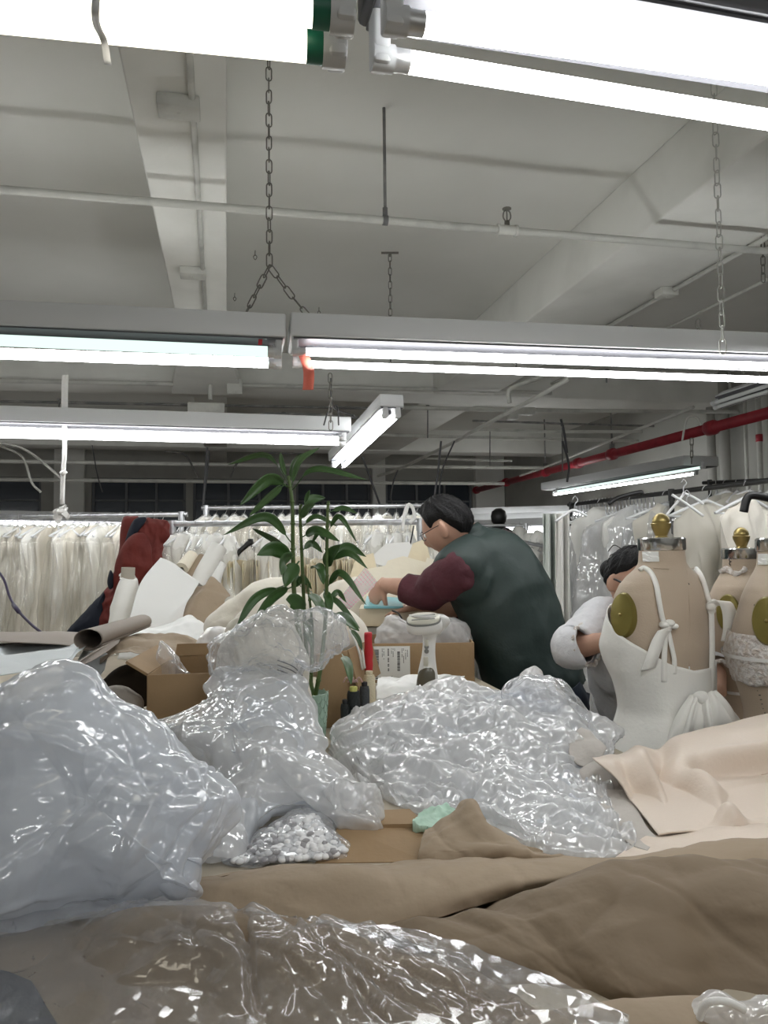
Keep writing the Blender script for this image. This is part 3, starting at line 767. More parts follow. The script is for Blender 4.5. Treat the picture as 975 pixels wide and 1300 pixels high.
# ================================================================ RACKS
def rack(label, a, b, r=.017, m='steel', posts=(0, 1), couplers=0):
    a = np.asarray(a, float); b = np.asarray(b, float); d = unit(b - a)
    root = thing('garment_rack', label, 'clothes rack', ((a[0] + b[0]) / 2, (a[1] + b[1]) / 2, 0))
    k = MB(); k.tube([a, b], r, 14); part(root, 'rail', k, M[m])
    for t in posts:
        q = a + (b - a) * t; k = MB(); k.tube([(q[0], q[1], .06), q], r, 12); k.tube([q - _up * .05, q + _up * .02], r * 1.3, 12); part(root, 'post', k, M[m])
        s = np.cross(d, _up); k = MB(); k.tube([np.array([q[0], q[1], .07]) - s * .25, np.array([q[0], q[1], .07]) + s * .25], r, 10)
        for e in (-1, 1): k.sphere(np.array([q[0], q[1], .03]) + s * .24 * e, .03, 10, 6)
        part(root, 'foot', k, M[m])
    return root
RA, RB_ = P(-260, 650, 5.15), P(238, 650, 5.05); RA[2] = RB_[2] = 1.655
rack('long rack of covered wedding dresses beyond the curled paper', RA, RB_, posts=(.02, .985))
BA, BB = P(209, 665.5, 4.25), P(538, 662.5, 4.15)
rack('galvanised rail in front with the red jacket and black hanger', BA, BB, posts=(.03, .985))
CA, CB = P(256, 645, 5.75), P(545, 642, 5.65)
rack('rear rail of white dresses behind the plant', CA, CB, posts=(.02, .98))

# ================================================================ DRESSES IN COVERS
def arc_ring(z, w, dep, n, pl, amp, ph, cx=0, cy=0):
    th = np.arange(n) * 2 * PI / n
    s = 1 + amp * (np.cos(pl * th + ph) + .5 * np.cos((pl * 2 - 3) * th + ph * 2.3))
    return np.c_[cx + w * s * np.cos(th), cy + dep * s * np.sin(th), np.full(n, z)]
def hanger_mb(w=.20, drop=.085):
    k = MB()
    k.tube([(0, 0, drop * .5), (0, 0, drop + .01)], .004, 6)
    hook = MB(); hook.tube([(0, .0, -.075), (.001, 0, -.058), (.014, 0, -.048), (.027, 0, -.032), (.029, 0, -.014), (.018, 0, .002), (0, 0, .0075), (-.018, 0, .002), (-.028, 0, -.016)], .0022, 6, smooth=24)
    arm = MB(); arm.tube([(-w, 0, -.155), (-w * .6, 0, -.118), (-w * .2, 0, -.085), (0, 0, -.072), (w * .2, 0, -.085), (w * .6, 0, -.118), (w, 0, -.155)], [.007, .008, .0085, .009, .0085, .008, .007], 8, smooth=24)
    arm.tube([(-w, 0, -.155), (0, 0, -.160), (w, 0, -.155)], .005, 6)
    return hook, arm
def dress_proto(seed, length=1.42, w0=.15, w1=.26, waist=.12, mt='ivory', cov=True, pl=7, name='wedding_dress', label='', group=None, cat='dress', dep=.075, neck='strapless', covm='film_cover', covw=1.0):
    rng = np.random.RandomState(seed)
    root = thing(name, label, cat, (0, 0, 0), group)
    hk, arm = hanger_mb(w=max(.16, w0 * 1.15))
    h = part(root, 'hanger', arm, M['hangerclear'], True); part(h, 'hook', hk, M['wire'], True)
    n = 88; rings = []
    zs = np.concatenate([np.linspace(-.085, -.20, 8), np.linspace(-.24, -length, 34)])
    for z in zs:
        if z > -.20:
            u = (-z - .085) / .115; w = .05 + (w0 - .05) * min(1, u * 1.35) ** .9; dp = dep * (.28 + .35 * u); a = .02 + .03 * u
        else:
            u = (-z - .20) / (length - .20)
            w = w0 - (w0 - waist) * math.sin(min(1, u / .35) * PI / 2) + (w1 - waist) * max(0, (u - .3) / .7) ** .9; dp = dep * (.63 + .9 * u); a = .05 + .13 * min(1, u * 1.6)
        rings.append(arc_ring(z, w, dp, n, pl, a, seed + z * .35, .012 * math.sin(z * 5 + seed), .01 * math.sin(z * 4)))
    g = MB(); g.loft(rings, True, True); g.displace(folds(g.verts(), seed, 6, .022 if seed < 20 else .048, 3, stretch=(1, 1, .45))); part(root, 'gown', g, M[mt], True)
    if cov:
        rings = []
        zz = np.concatenate([np.linspace(-.055, -.2, 10), np.linspace(-.23, -length - .03, 34)])
        for z in zz:
            if z > -.2:
                u = (-z - .055) / .145; w = .012 + (max(.17, w0) * 1.18 * covw - .012) * u ** .9; dp = .012 + (dep * .75) * u
            else:
                u = (-z - .2) / (length - .17); w = max(.17, w0) * 1.18 * covw + (w1 * 1.08 - max(.17, w0) * 1.0) * u; dp = dep * .8 + dep * 1.35 * u
            rings.append(arc_ring(z, w, dp, n, 5, .05 + .06 * min(1, -z), seed * 1.3 + z))
        g = MB(); g.loft(rings, True, False); V = g.verts()
        g.displace((folds(V, seed + 50, 5, .028, 3, .6, stretch=(1, 1, .5)) + (creases(V, seed + 51, 6, .016, 6, 8) if seed > 20 else 0)) * np.clip((-V[:, 2] - .05) * 5, 0.1, 1))
        part(root, 'garment_cover', g, M[covm], True)
    return root
LAB1 = 'ivory wedding dress in a clear cover on the long rack'
G1 = 'wedding dresses on the long rack'
protos = [dress_proto(s, label=LAB1, group=G1, **kw) for s, kw in ((2, dict(pl=7)), (3, dict(pl=9, w1=.22, waist=.10)), (4, dict(pl=6, w1=.30, length=1.5)), (5, dict(pl=8, w0=.17, mt='white_satin')))]
rng = np.random.RandomState(11)
xs = list(np.linspace(-55, 205, 27))
for i, x in enumerate(xs):
    t = (x + 260) / 498.0; q = RA + (RB_ - RA) * t; q = q + _up * .012
    pr = protos[i % 4]; rz = math.radians(rng.uniform(40, 74) * (1 if rng.rand() < .75 else -1))
    if i < 4: pr.location = tuple(q); pr.rotation_euler = (0, 0, rz); o = pr
    else: o = dup(pr, q, rz, (1, 1, rng.uniform(.97, 1.05)))
# rear rail
LAB2 = 'white dress in a clear cover on the rear rail'; G2 = 'white dresses on the rear rail'
pr2 = [dress_proto(s, label=LAB2, group=G2, **kw) for s, kw in ((7, dict(pl=7, mt='white_satin')), (8, dict(pl=8, w1=.24)), (9, dict(pl=9, mt='white_satin', w0=.12)))]
xs = list(np.linspace(262, 540, 24))
for i, x in enumerate(xs):
    t = (x - 256) / 289.0; q = CA + (CB - CA) * t + _up * .012
    rz = math.radians(rng.uniform(35, 75) * (1 if rng.rand() < .7 else -1))
    if i < 3: pr2[i].location = tuple(q); pr2[i].rotation_euler = (0, 0, rz)
    else: dup(pr2[i % 3], q, rz, (1, 1, rng.uniform(.96, 1.06)))
# front rail: empty clear covers and hooks between
LAB3 = 'limp clear cover over a pale bodice on the front rail'; G3 = 'covered bodices on the front rail'
pr3 = dress_proto(13, length=.62, w0=.12, w1=.13, waist=.10, mt='white_satin', label=LAB3, group=G3, name='covered_bodice', cat='bodice')
first = True
for x in (224, 236, 249, 262, 276, 292, 347, 362, 468, 480, 493, 505, 518):
    t = (x - 209) / 329.0; q = BA + (BB - BA) * t + _up * .013
    rz = math.radians(rng.uniform(45, 75))
    if first: pr3.location = tuple(q); pr3.rotation_euler = (0, 0, rz); first = False
    else: dup(pr3, q, rz, (1, 1, rng.uniform(.85, 1.1)))
# bare black hanger on the front rail
q = BA + (BB - BA) * ((318 - 209) / 329.0); root = thing('black_hanger', 'black plastic clothes hanger hanging askew from the front rail', 'hanger', tuple(q))
k = MB(); k.tube([q + RH * .004 - _up * .095, q - _up * .05, q - _up * .012 + RH * .016, q + _up * .019, q - RH * .016], .0028, 6, smooth=20); part(root, 'hook', k, M['wire'], True)
k = MB(); k.tube([P(299, 716, 4.2), P(302, 703, 4.2), P(311, 694, 4.21), P(318, 689, 4.22), P(324, 698, 4.27), P(330, 704, 4.34)], [.011, .013, .015, .017, .013, .011], 8, smooth=24); k.tube([P(318, 684, 4.22), P(318, 692, 4.22)], .017, 8); part(root, 'arms', k, M['black'], True)
# ---------------------------------------------------------------- hanging pattern cards seen edge-on
def card_proto(seed, w, h, mt, label, group):
    root = thing('pattern_card', label, 'pattern card', (0, 0, 0), group)
    r = np.random.RandomState(seed)
    O = [(-w / 2, 0, -.10), (-w * .2, 0, -.085), (w * .3, 0, -.10), (w / 2, 0, -.13), (w * .46, 0, -.10 - h * .6), (w * .5, 0, -.1 - h), (-w * .1, 0, -.08 - h), (-w * .5, 0, -.1 - h * .97), (-w * .44, 0, -.1 - h * .5)]
    k = MB(); k.slab(O, .004, (0, 1, 0)); part(root, 'card', k, M[mt], False)
    k = MB(); k.tube([(0, 0, -.11), (0, 0, -.02), (.01, 0, .004), (-.008, 0, .004), (0, 0, -.01)], .0018, 5, smooth=14); part(root, 'hook', k, M['wire'], True)
    return root
cards = [card_proto(1, .30, .40, 'cream_card', 'cream pattern card hanging edge-on from the front rail', 'pattern cards on the front rail'), card_proto(2, .26, .46, 'cream_card2', 'pale pattern card hanging edge-on from the front rail', 'pale pattern cards on the front rail')]
k = 0
for x0, x1, n in ((268, 345, 26), (372, 474, 34), (500, 536, 12)):
    for x in np.linspace(x0, x1, n):
        t = (x - 209) / 329.0; q = BA + (BB - BA) * t + _up * -(.10 + .05 * rng.rand())
        rz = math.radians(rng.uniform(62, 104)) - YAW
        pr = cards[k % 2]
        if k < 2: pr.location = tuple(q); pr.rotation_euler = (0, 0, rz)
        else: dup(pr, q, rz)
        k += 1
# ================================================================ RIGHT HAND RACKS
DA, DB = P(1010, 606, 3.35), P(722, 641, 5.6)
rack('dark rack of bagged gowns along the right wall side', DA, DB, .014, 'darkmetal', posts=(.42, .98))
EA, EB = P(985, 609, 4.6), P(893, 613, 5.4)
rack('second dark rail of coats against the riser pipes', EA, EB, .013, 'darkmetal', posts=(.9,))
# many small white hooks on the rail
hk = MB(); hk.tube([(0, 0, -.085), (0, 0, -.05), (.014, 0, -.03), (.018, 0, -.004), (.0, 0, .012), (-.016, 0, .004)], .0045, 6, smooth=18)
hk2 = MB(); hk2.tube([(-.05, 0, -.115), (0, 0, -.085), (.05, 0, -.115)], .008, 6, smooth=8)
pr = thing('empty_hanger', 'white hanger squeezed in the row on the dark rack', 'hanger', (0, 0, 0), 'white hangers on the dark rack')
part(pr, 'hook', hk, M['wire'], True); part(pr, 'arms', hk2, M['hangerclear'], True)
for i, t in enumerate(np.linspace(.50, .99, 26)):
    q = DA + (DB - DA) * t + _up * .004; rz = math.radians(rng.uniform(60, 80))
    if i == 0: pr.location = tuple(q); pr.rotation_euler = (0, 0, rz)
    else: dup(pr, q, rz)
gowns = [
    (.78, 'stone gown under a shiny clear cover at the far end of the dark rack', dict(seed=21, w0=.20, w1=.34, waist=.16, mt='white_satin', dep=.09, covm='film_crinkle', covw=1.15), -14),
    (.60, 'pale gown in crinkled clear cover right behind the woman', dict(seed=22, w0=.21, w1=.34, waist=.18, mt='white_satin', dep=.09, covm='film_crinkle', covw=1.2), -8),
    (.44, 'draped stone satin gown behind the brass finial', dict(seed=23, w0=.22, w1=.36, waist=.20, mt='beige_satin', dep=.08, cov=True, covm='film'), 6),
    (.28, 'stone satin dress hanging above the second dress form', dict(seed=24, w0=.22, w1=.33, waist=.19, mt='beige_satin', dep=.08, cov=False), 20),
    (.14, 'cream blouse gown hanging behind the lace belted dress form', dict(seed=25, w0=.22, w1=.32, waist=.19, mt='ivory', dep=.08, cov=False), 30),
]
for t, lab, kw, ang in gowns:
    o = dress_proto(label=lab, name='gown', length=1.35, pl=6, **kw); q = DA + (DB - DA) * t
    o.location = tuple(q + _up * .004); o.rotation_euler = (0, 0, -YAW + math.radians(ang))
pc = dress_proto(31, label='pale coat hanging on the rail against the riser pipes', group='coats on the second dark rail', name='coat', cat='coat', length=1.1, w0=.2, w1=.24, waist=.19, mt='beige_satin', cov=False)
for i, t in enumerate((.05, .2, .35, .5, .65, .8)):
    q = EA + (EB - EA) * t + _up * .004; rz = -YAW + math.radians((20, 55, -30, 48, 15, 60)[i])
    if i == 0: pc.location = tuple(q); pc.rotation_euler = (0, 0, rz)
    else: dup(pc, q, rz)
# white clip hangers showing over the gowns
for i, (c, lab) in enumerate((([(845, 655), (866, 630), (868, 626), (885, 634), (893, 640)], 'white hanger tilted above the finial'), ([(853, 628), (872, 640), (893, 655)], 'white hanger crossing another one over the gowns'), ([(705, 662), (722, 650), (730, 648), (745, 655)], 'white hanger low in the bagged gown'))):
    d = 3.75 - .05 * i; root = thing('white_hanger', lab, 'hanger', tuple(P(*c[2 if i != 1 else 1], d)))
    k = MB(); k.tube([P(x, y, d) for x, y in c], .007, 8, smooth=24); part(root, 'arms', k, M['hangerclear'], True)
    mid = c[2] if i != 1 else c[1]; k = MB(); m0 = P(*mid, d); k.tube([m0, m0 + _up * .03, m0 + _up * .05 + RH * .015, m0 + _up * .07, m0 + _up * .05 - RH * .012], .003, 6, smooth=16); part(root, 'hook', k, M['wire'], True)
for i, (c, d, lab) in enumerate((([(772, 640), (785, 632), (812, 625), (815, 627)], 3.9, 'black hanger lying over the bagged gown'), ([(944, 650), (948, 634), (956, 629), (985, 634)], 3.1, 'black padded hanger above the lace belted form'))):
    root = thing('black_hanger', lab, 'hanger', tuple(P(*c[1], d))); k = MB(); k.tube([P(x, y, d) for x, y in c], .012 if i == 0 else .017, 8, smooth=20); part(root, 'arms', k, M['black'], True)
# pale grey-green cloth lengths hanging edge-on by the vest
for i, (x, d, w, lab) in enumerate(((697, 4.9, .20, 'pale grey green cloth length hanging by the far racks'), (713, 4.7, .18, 'second pale cloth length beside the grey green one'))):
    k = MB(); pts = []
    a = P(x - 6, 652, d); b = P(x + 11, 649, d)
    rows = []
    for q in range(18):
        z = a[2] - q * .055; row = []
        for s in np.linspace(0, 1, 26):
            p = a + (b - a) * s; p = p + FH * (.05 * math.sin(s * 14 + q * .12) + .02); row.append((p[0], p[1], z))
        rows.append(row)
    k.grid(rows); o = solo('hanging_cloth', lab, 'cloth', k, M['palegreen'] if i == 0 else M['white_satin'], True); solidify(o, .006)
# far bagged dresses seen between the vest and the gowns
pf = dress_proto(41, label='bagged white dress on the far racks past the man', group='bagged dresses far past the man', name='bagged_dress', mt='white_satin', w0=.2, w1=.28, waist=.17, covm='film_crinkle')
first = True
for (x, y, d) in ((612, 668, 7.0), (640, 672, 6.8), (660, 664, 6.9), (676, 672, 6.4), (690, 668, 6.2), (655, 684, 6.1), (682, 690, 5.8), (705, 700, 5.6)):
    q = P(x, y, d); rz = math.radians(rng.uniform(-30, 60))
    if first: pf.location = tuple(q); pf.rotation_euler = (0, 0, rz); first = False
    else: dup(pf, q, rz)
rack('far rail holding bagged dresses past the man', P(596, 667, 6.95), P(668, 667, 6.85), .014, 'steel')
rack('lower far rail of bagged dresses by the pale cloth', P(645, 684, 6.15), P(712, 698, 5.6), .014, 'steel')
# a dark bust standing far back
root = thing('dress_form', 'small black dress form bust far back under the far lights', 'dress form', (P(634, 700, 7.6)[0], P(634, 700, 7.6)[1], 0))
c = P(634, 700, 7.6)
k = MB(); base = np.array([c[0], c[1], 0.0])
k.lathe([(.15, 1.0), (.17, 1.15), (.13, 1.3), (.17, 1.45), (.185, 1.52), (.15, 1.58), (.06, 1.62), (.05, 1.64)], base, 20); part(root, 'torso', k, M['black'], True)
k = MB(); k.lathe([(.05, 1.64), (.075, 1.68), (.082, 1.73), (.07, 1.78), (.03, 1.81)], base, 16); part(root, 'head', k, M['black'], True)
k = MB(); k.lathe([(.2, 0), (.2, .02), (.02, .05), (.02, 1.0)], base, 14); part(root, 'stand', k, M['black'], True)
# far bare hanger on a knob by the man's head and a dark bracket
k = MB(); k.tube([P(511, 674, 4.12), P(513, 655, 4.12), P(518, 641, 4.12), P(524, 645, 4.12), P(526, 657, 4.12), P(520, 664, 4.12)], .010, 8, smooth=24); k.tube([P(518, 641, 4.12), P(516, 650, 4.12), P(513, 658, 4.12)], .008, 8)
solo('knotted_strip', 'white knotted cloth strip at the end of the front rail', 'strip', k, M['whitecloth'], True)
k = MB(); k.box(P(513, 703, 4.0), (.055, .03, .05), (RH, FH, _up), bev=.006); k.tube([P(520, 695, 4.0), P(523, 680, 4.02), P(525, 668, 4.1)], .004, 6)
solo('black_clip', 'black clip hanging among the cream cards by the man', 'clip', k, M['black'])
# ================================================================ THE HEAP ON THE TABLES
def lin(y0, d0, y1, d1):
    return lambda x, y: d0 + (d1 - d0) * min(1.25, max(-.25, (y - y0) / (y1 - y0)))
def crumple(mb, seed, freq, amp, octv=3, gain=.55, big=0, bigf=2.0, stretch=None, floor=TZ + .002, cr=0, crf=7):
    V = mb.verts(); h = folds(V, seed, freq, amp, octv, gain, stretch=stretch)
    if cr: h = h + creases(V, seed + 77, crf, cr, 8, 9) + creases(V, seed + 78, crf * 2.2, cr * .5, 7, 9)
    if big: h = h + waves(V, seed + 9, bigf, big)
    mb.displace(h)
    if floor is not None:
        V = mb.verts(); V[:, 2] = np.maximum(V[:, 2], floor); mb.setv(V)
    return mb
def root_for(name, label, cat, outline, dfun, group=None):
    o = np.mean(np.asarray(outline, float), 0); p = P(o[0], o[1], dfun(*o)); return thing(name, label, cat, (p[0], p[1], TZ), group)
# ---- kraft paper, nearest
# sheet rolled across the table, upper fold
R1 = sheet([[(215, 1190, 1.02), (330, 1185, 1.0), (480, 1185, .98), (640, 1140, 1.0), (800, 1118, 1.04), (1100, 1105, 1.04)],
            [(225, 1160, 1.0), (330, 1150, .98), (480, 1150, .965), (640, 1122, 1.0), (800, 1105, 1.05), (1100, 1092, 1.04)],
            [(245, 1128, 1.04), (330, 1113, 1.03), (460, 1104, 1.02), (640, 1100, 1.05), (800, 1092, 1.08), (1100, 1068, 1.08)],
            [(250, 1116, 1.12), (330, 1103, 1.12), (460, 1094, 1.12), (640, 1091, 1.12), (800, 1084, 1.13), (1100, 1056, 1.13)],
            [(255, 1122, 1.19), (330, 1106, 1.2), (460, 1096, 1.2), (640, 1094, 1.2), (800, 1086, 1.2), (1100, 1062, 1.2)]], 160, 60)
crumple(R1, 3, 7, .008, 4, .5, floor=None, cr=.003, crf=6)
o = solo('kraft_paper', 'long tan kraft paper roll lying across the table under the plastic heap', 'paper', R1, M['kraft'], True); solidify(o, .0012)
# nearest big kraft fold
R2 = sheet([[(455, 1180, .99), (560, 1160, .985), (660, 1132, .99), (780, 1108, 1.0), (900, 1098, 1.0), (1120, 1092, .98)],
            [(470, 1174, .95), (560, 1152, .945), (660, 1128, .95), (780, 1104, .96), (900, 1094, .96), (1120, 1088, .95)],
            [(500, 1184, .91), (580, 1170, .90), (680, 1146, .90), (800, 1124, .905), (920, 1122, .91), (1120, 1120, .90)],
            [(540, 1205, .875), (620, 1200, .86), (720, 1190, .855), (820, 1178, .86), (940, 1180, .865), (1120, 1180, .86)],
            [(620, 1245, .835), (690, 1245, .82), (760, 1240, .81), (840, 1232, .81), (960, 1238, .82), (1120, 1240, .81)],
            [(680, 1272, .81), (740, 1272, .795), (800, 1270, .785), (880, 1266, .785), (980, 1270, .795), (1120, 1275, .79)]], 150, 90)
crumple(R2, 12, 5, .024, 4, .5, big=.008, bigf=2.2, floor=None, cr=.008, crf=4)
o = solo('kraft_paper', 'large shade-toned kraft paper sheet standing in a bulging fold nearest the viewer', 'paper', R2, M['kraft_shaded'], True); solidify(o, .0012)
R3 = sheet([[(640, 1300, .80), (720, 1288, .80), (800, 1278, .80), (880, 1274, .80), (1000, 1290, .80)],
            [(650, 1292, .765), (730, 1282, .76), (800, 1270, .755), (880, 1264, .755), (1000, 1282, .76)],
            [(640, 1310, .735), (730, 1305, .73), (800, 1296, .72), (880, 1292, .72), (1000, 1310, .72)],
            [(640, 1400, .66), (730, 1400, .66), (800, 1390, .66), (880, 1390, .66), (1000, 1400, .66)]], 90, 40)
crumple(R3, 5, 8, .006, 2, floor=None)
o = solo('kraft_paper', 'small kraft paper fold below the big dark one at the table edge', 'paper', R3, M['kraft'], True); solidify(o, .0012)
# kraft under the clear sheet
RIDGE = [(-90, 1215, .96), (20, 1176, .96), (150, 1150, .94), (310, 1150, .90), (430, 1174, .87), (540, 1212, .84), (660, 1262, .80), (800, 1335, .76)]
def shift(c, dy, dd): return [(x, y + dy, d + dd) for x, y, d in c]
U = sheet([shift(RIDGE, 60, .14), shift(RIDGE, 12, .05), shift(RIDGE, 22, -.03), shift(RIDGE, 70, -.075), shift(RIDGE, 140, -.13), shift(RIDGE, 230, -.20), shift(RIDGE, 380, -.30)], 140, 80)
crumple(U, 21, 6, .010, 4, .5, big=.006, floor=None)
o = solo('kraft_paper', 'kraft paper mound lying under the clear plastic sheet', 'paper', U, M['kraft_shaded'], True); solidify(o, .0012)
C = sheet([shift(RIDGE, 42, .10), shift(RIDGE, -3, .04), shift(RIDGE, -1, -.02), shift(RIDGE, 38, -.085), shift(RIDGE, 100, -.145), shift(RIDGE, 190, -.22), shift(RIDGE, 330, -.30)], 240, 150)
V = C.verts()
crumple(C, 33, 9, .012, 4, .6, big=.003, floor=None, cr=.006, crf=9)
# long drawn creases running down the sheet
V = C.verts(); N = C.normals(); H = np.zeros(len(V))
for (xa, ya, xb, yb, am) in ((305, 1140, 325, 1310, .012), (355, 1150, 560, 1300, .010), (0, 1180, 70, 1320, .014), (60, 1175, 170, 1300, .008), (420, 1180, 700, 1320, .007)):
    pa = proj(P(xa, ya, .9)); pv = V - CAM; px = 487.5 + F_PX * (pv @ RT) / (pv @ FW); py = 650 - F_PX * (pv @ UP) / (pv @ FW)
    dx, dy = xb - xa, yb - ya; L = math.hypot(dx, dy); s = ((px - xa) * dy - (py - ya) * dx) / L
    H += am * np.exp(-(s / 7.0) ** 2)
V = V + N * H[:, None]; V[:, 2] = np.maximum(V[:, 2], TZ + .034); C.setv(V)
D_ = [[PT(*q, .024) for q in c] for c in ([(-160, 1225, .9), (-60, 1225, .9), (0, 1235, .9), (40, 1250, .9)], [(-160, 1290, .9), (-40, 1290, .9), (20, 1290, .9), (72, 1300, .9)], [(-160, 1420, .9), (0, 1420, .9), (80, 1420, .9), (150, 1420, .9)])]
D_ = np.array([catmull(c, 40) for c in D_]); k = MB().grid(np.array([catmull(D_[:, j], 30) for j in range(40)]).transpose(1, 0, 2)); k.displace(waves(k.verts(), 35, 6, .002)); o = solo('shade_fill', 'dark fill standing in for shade under the corner of the clear sheet', 'cloth', k, M['navy'], True); solidify(o, .002)  # dark sheet put in for the shadowed gap at the corner
o = solo('plastic_sheet', 'clear shiny plastic sheet spread over brown paper at the table edge', 'plastic sheet', C, M['film_front'], True)
# ---- clear bag at the right bottom corner
O = [(868, 1300), (885, 1272), (915, 1266), (960, 1268), (1020, 1262), (1040, 1330), (960, 1390), (880, 1360)]
b = pillow(O, lambda x, y: .74, .03, .04, 110, 26, floor=None); crumple(b, 8, 34, .006, 3, floor=None); solo('plastic_bag', 'small clear plastic bag beside the nearest kraft fold', 'plastic bag', b, M['film_crinkle'], True)
k = MB(); k.tube([P(884, 1308, .72), P(893, 1280, .715), P(905, 1271, .71), (P(925, 1272, .71)), P(945, 1282, .71)], .0035, 8, smooth=24); solo('looped_string', 'white cord loop lying on the small clear bag', 'cord', k, M['whitecloth'], True)

# ---- big milky bag
O = [(-70, 1165), (-75, 1000), (-40, 895), (0, 866), (45, 854), (92, 855), (135, 882), (185, 914), (240, 962), (278, 998), (288, 1028), (272, 1070), (256, 1112), (246, 1142), (130, 1156), (0, 1172)]
df = lin(855, 1.16, 1165, 1.0)
rt = root_for('plastic_bag', 'big milky plastic bag bulging over the table edge, topmost of the heap', 'plastic bag', O, df)
b = pillow(O, df, .13, .16, 300, 110, .5, floor=TZ + .001, cen=(105, 1010)); crumple(b, 17, 7, .022, 4, .52, big=.008, bigf=3, cr=.010)
part(rt, 'film', b, M['film_milky'], True)
Oi = [(105 + (x - 105) * .84, 1010 + (y - 1010) * .84) for x, y in O]
b = pillow(Oi, df, .09, .11, 200, 60, .5, floor=TZ + .004, cen=(105, 1010)); crumple(b, 19, 11, .028, 3, .55); part(rt, 'crumpled_contents', b, M['film_milky'], True)
# ---- middle bag with cloth
O = [(186, 916), (225, 903), (258, 890), (262, 868), (272, 845), (300, 842), (345, 850), (380, 858), (393, 890), (403, 918), (414, 938), (416, 965), (440, 990), (470, 1012), (486, 1030), (470, 1050), (430, 1058), (380, 1040), (330, 1062), (300, 1095), (262, 1108), (256, 1085), (280, 1028), (276, 990), (230, 955)]
df = lin(845, 1.70, 1100, 1.18)
rt = root_for('plastic_bag', 'clear plastic bag sagging in front of the green plant pot', 'plastic bag', O, df)
b = pillow(O, df, .09, .08, 320, 110, .72, floor=TZ + .001, cen=(335, 960), rough=.03, seed=4); crumple(b, 27, 6, .026, 4, .5, big=.004, bigf=3, cr=.014, crf=6)
part(rt, 'film', b, M['film_crinkle'], True)
Oi = [(335 + (x - 335) * .86, 960 + (y - 960) * .86) for x, y in O]
b = pillow(Oi, df, .06, .06, 200, 50, .6, floor=TZ + .004, cen=(335, 960)); crumple(b, 29, 9, .022, 3, cr=.01); part(rt, 'crumpled_contents', b, M['film_milky'], True)
# ---- cloth bundle in its own film, above it
O = [(270, 862), (277, 822), (300, 797), (335, 786), (370, 796), (390, 830), (396, 880), (398, 925), (380, 945), (320, 930), (270, 905)]
df = lambda x, y: 1.80
b = pillow(O, df, .07, .08, 160, 40, .5, floor=TZ + .001); crumple(b, 31, 8, .015, 3, big=.008); solo('cloth_bundle', 'rolled cream cloth bundle wrapped in film beside the plant pot', 'cloth', b, M['cream_fabric'], True)
k = MB()
for q in range(3): k.tube([P(352, 838 + 6 * q, 1.70), P(372, 846 + 6 * q, 1.70), P(384, 858 + 5 * q, 1.72)], .0014, 6, smooth=14)
solo('pencil_mark_cord', 'thin dark cord on the rolled cream cloth bundle', 'cord', k, M['black'], True)
O = [(268, 850), (276, 818), (298, 795), (335, 779), (380, 776), (408, 772), (430, 785), (438, 812), (432, 832), (412, 845), (398, 850), (385, 842), (375, 855), (330, 850), (290, 858)]
b = pillow(O, lambda x, y: 1.68, .06, .09, 240, 60, .5, cen=(350, 815), floor=None); crumple(b, 37, 11, .022, 4, .6, floor=None, cr=.006, crf=12); solo('plastic_film', 'crinkled clear film draped over the cream cloth against the plant', 'plastic film', b, M['film'], True)
# ---- bag of snaps
O = [(283, 1108), (300, 1080), (330, 1055), (362, 1035), (400, 1028), (425, 1045), (436, 1068), (448, 1088), (420, 1098), (350, 1104)]
df = lin(1030, 1.30, 1105, 1.17)
rt = root_for('bead_bag', 'small clear bag of white and grey snap beads', 'bag of beads', O, df)
b = pillow(O, df, .05, .06, 140, 34, .5, floor=TZ + .001); crumple(b, 41, 22, .008, 3); part(rt, 'film', b, M['film'], True)
k = MB(); k2 = MB(); r = np.random.RandomState(5); Oc = np.array(O, float); cc = Oc.mean(0)
for i in range(420):
    t = r.rand() ** .5 * .86; a = r.randint(len(Oc)); f = r.rand(); e = Oc[a] * (1 - f) + Oc[(a + 1) % len(Oc)] * f
    x, y = cc + (e - cc) * t; d = df(x, y) - .045 * math.sqrt(1 - t * t) + .014 * r.rand()
    p = P(x, y, d); p[2] = max(p[2], TZ + .008)
    (k if r.rand() < (.78 if x > 350 else .25) else k2).sphere(p, (.0075, .0075, .0045), 8, 5, ax=(unit(r.normal(size=3)), unit(r.normal(size=3)), unit(r.normal(size=3))) if False else None)
a = part(rt, 'white_beads', k, M['bead_white'], True); a['kind'] = 'stuff'
a = part(rt, 'grey_beads', k2, M['bead_grey'], True); a['kind'] = 'stuff'
# ---- flat cartons, mint tissue, crumpled kraft
def quad_board(name, label, cat, c, t, m, smooth=False):
    Pq = [P(*q) for q in c]; n = unit(np.cross(Pq[1] - Pq[0], Pq[-1] - Pq[0])); k = MB(); k.slab(Pq, t, n); return solo(name, label, cat, k, m, smooth)
quad_board('flat_carton', 'flattened brown carton lying under the bead bag', 'carton', [(400, 1098, 1.16), (542, 1096, 1.16), (538, 1049, 1.30), (470, 1046, 1.30), (430, 1050, 1.28)], .006, M['carton'])
k = MB(); k.slab([P(*q) for q in ((440, 1052, 1.275), (540, 1050, 1.285), (520, 1031, 1.36), (452, 1034, 1.35))], .012, (0, 0, 1)); solo('flat_carton', 'upper flattened carton with its corrugated edge showing', 'carton', k, M['carton'], False)
b = pillow([(524, 1056), (530, 1038), (548, 1030), (588, 1034), (594, 1052), (572, 1060), (540, 1060)], lin(1030, 1.34, 1060, 1.26), .014, .02, 120, 26, .8, floor=TZ + .014, rough=.06, seed=3); crumple(b, 44, 18, .014, 3, cr=.006, crf=12); solo('mint_tissue', 'mint green tissue peeking out under the crinkled plastic', 'tissue', b, M['mintpaper'], True)
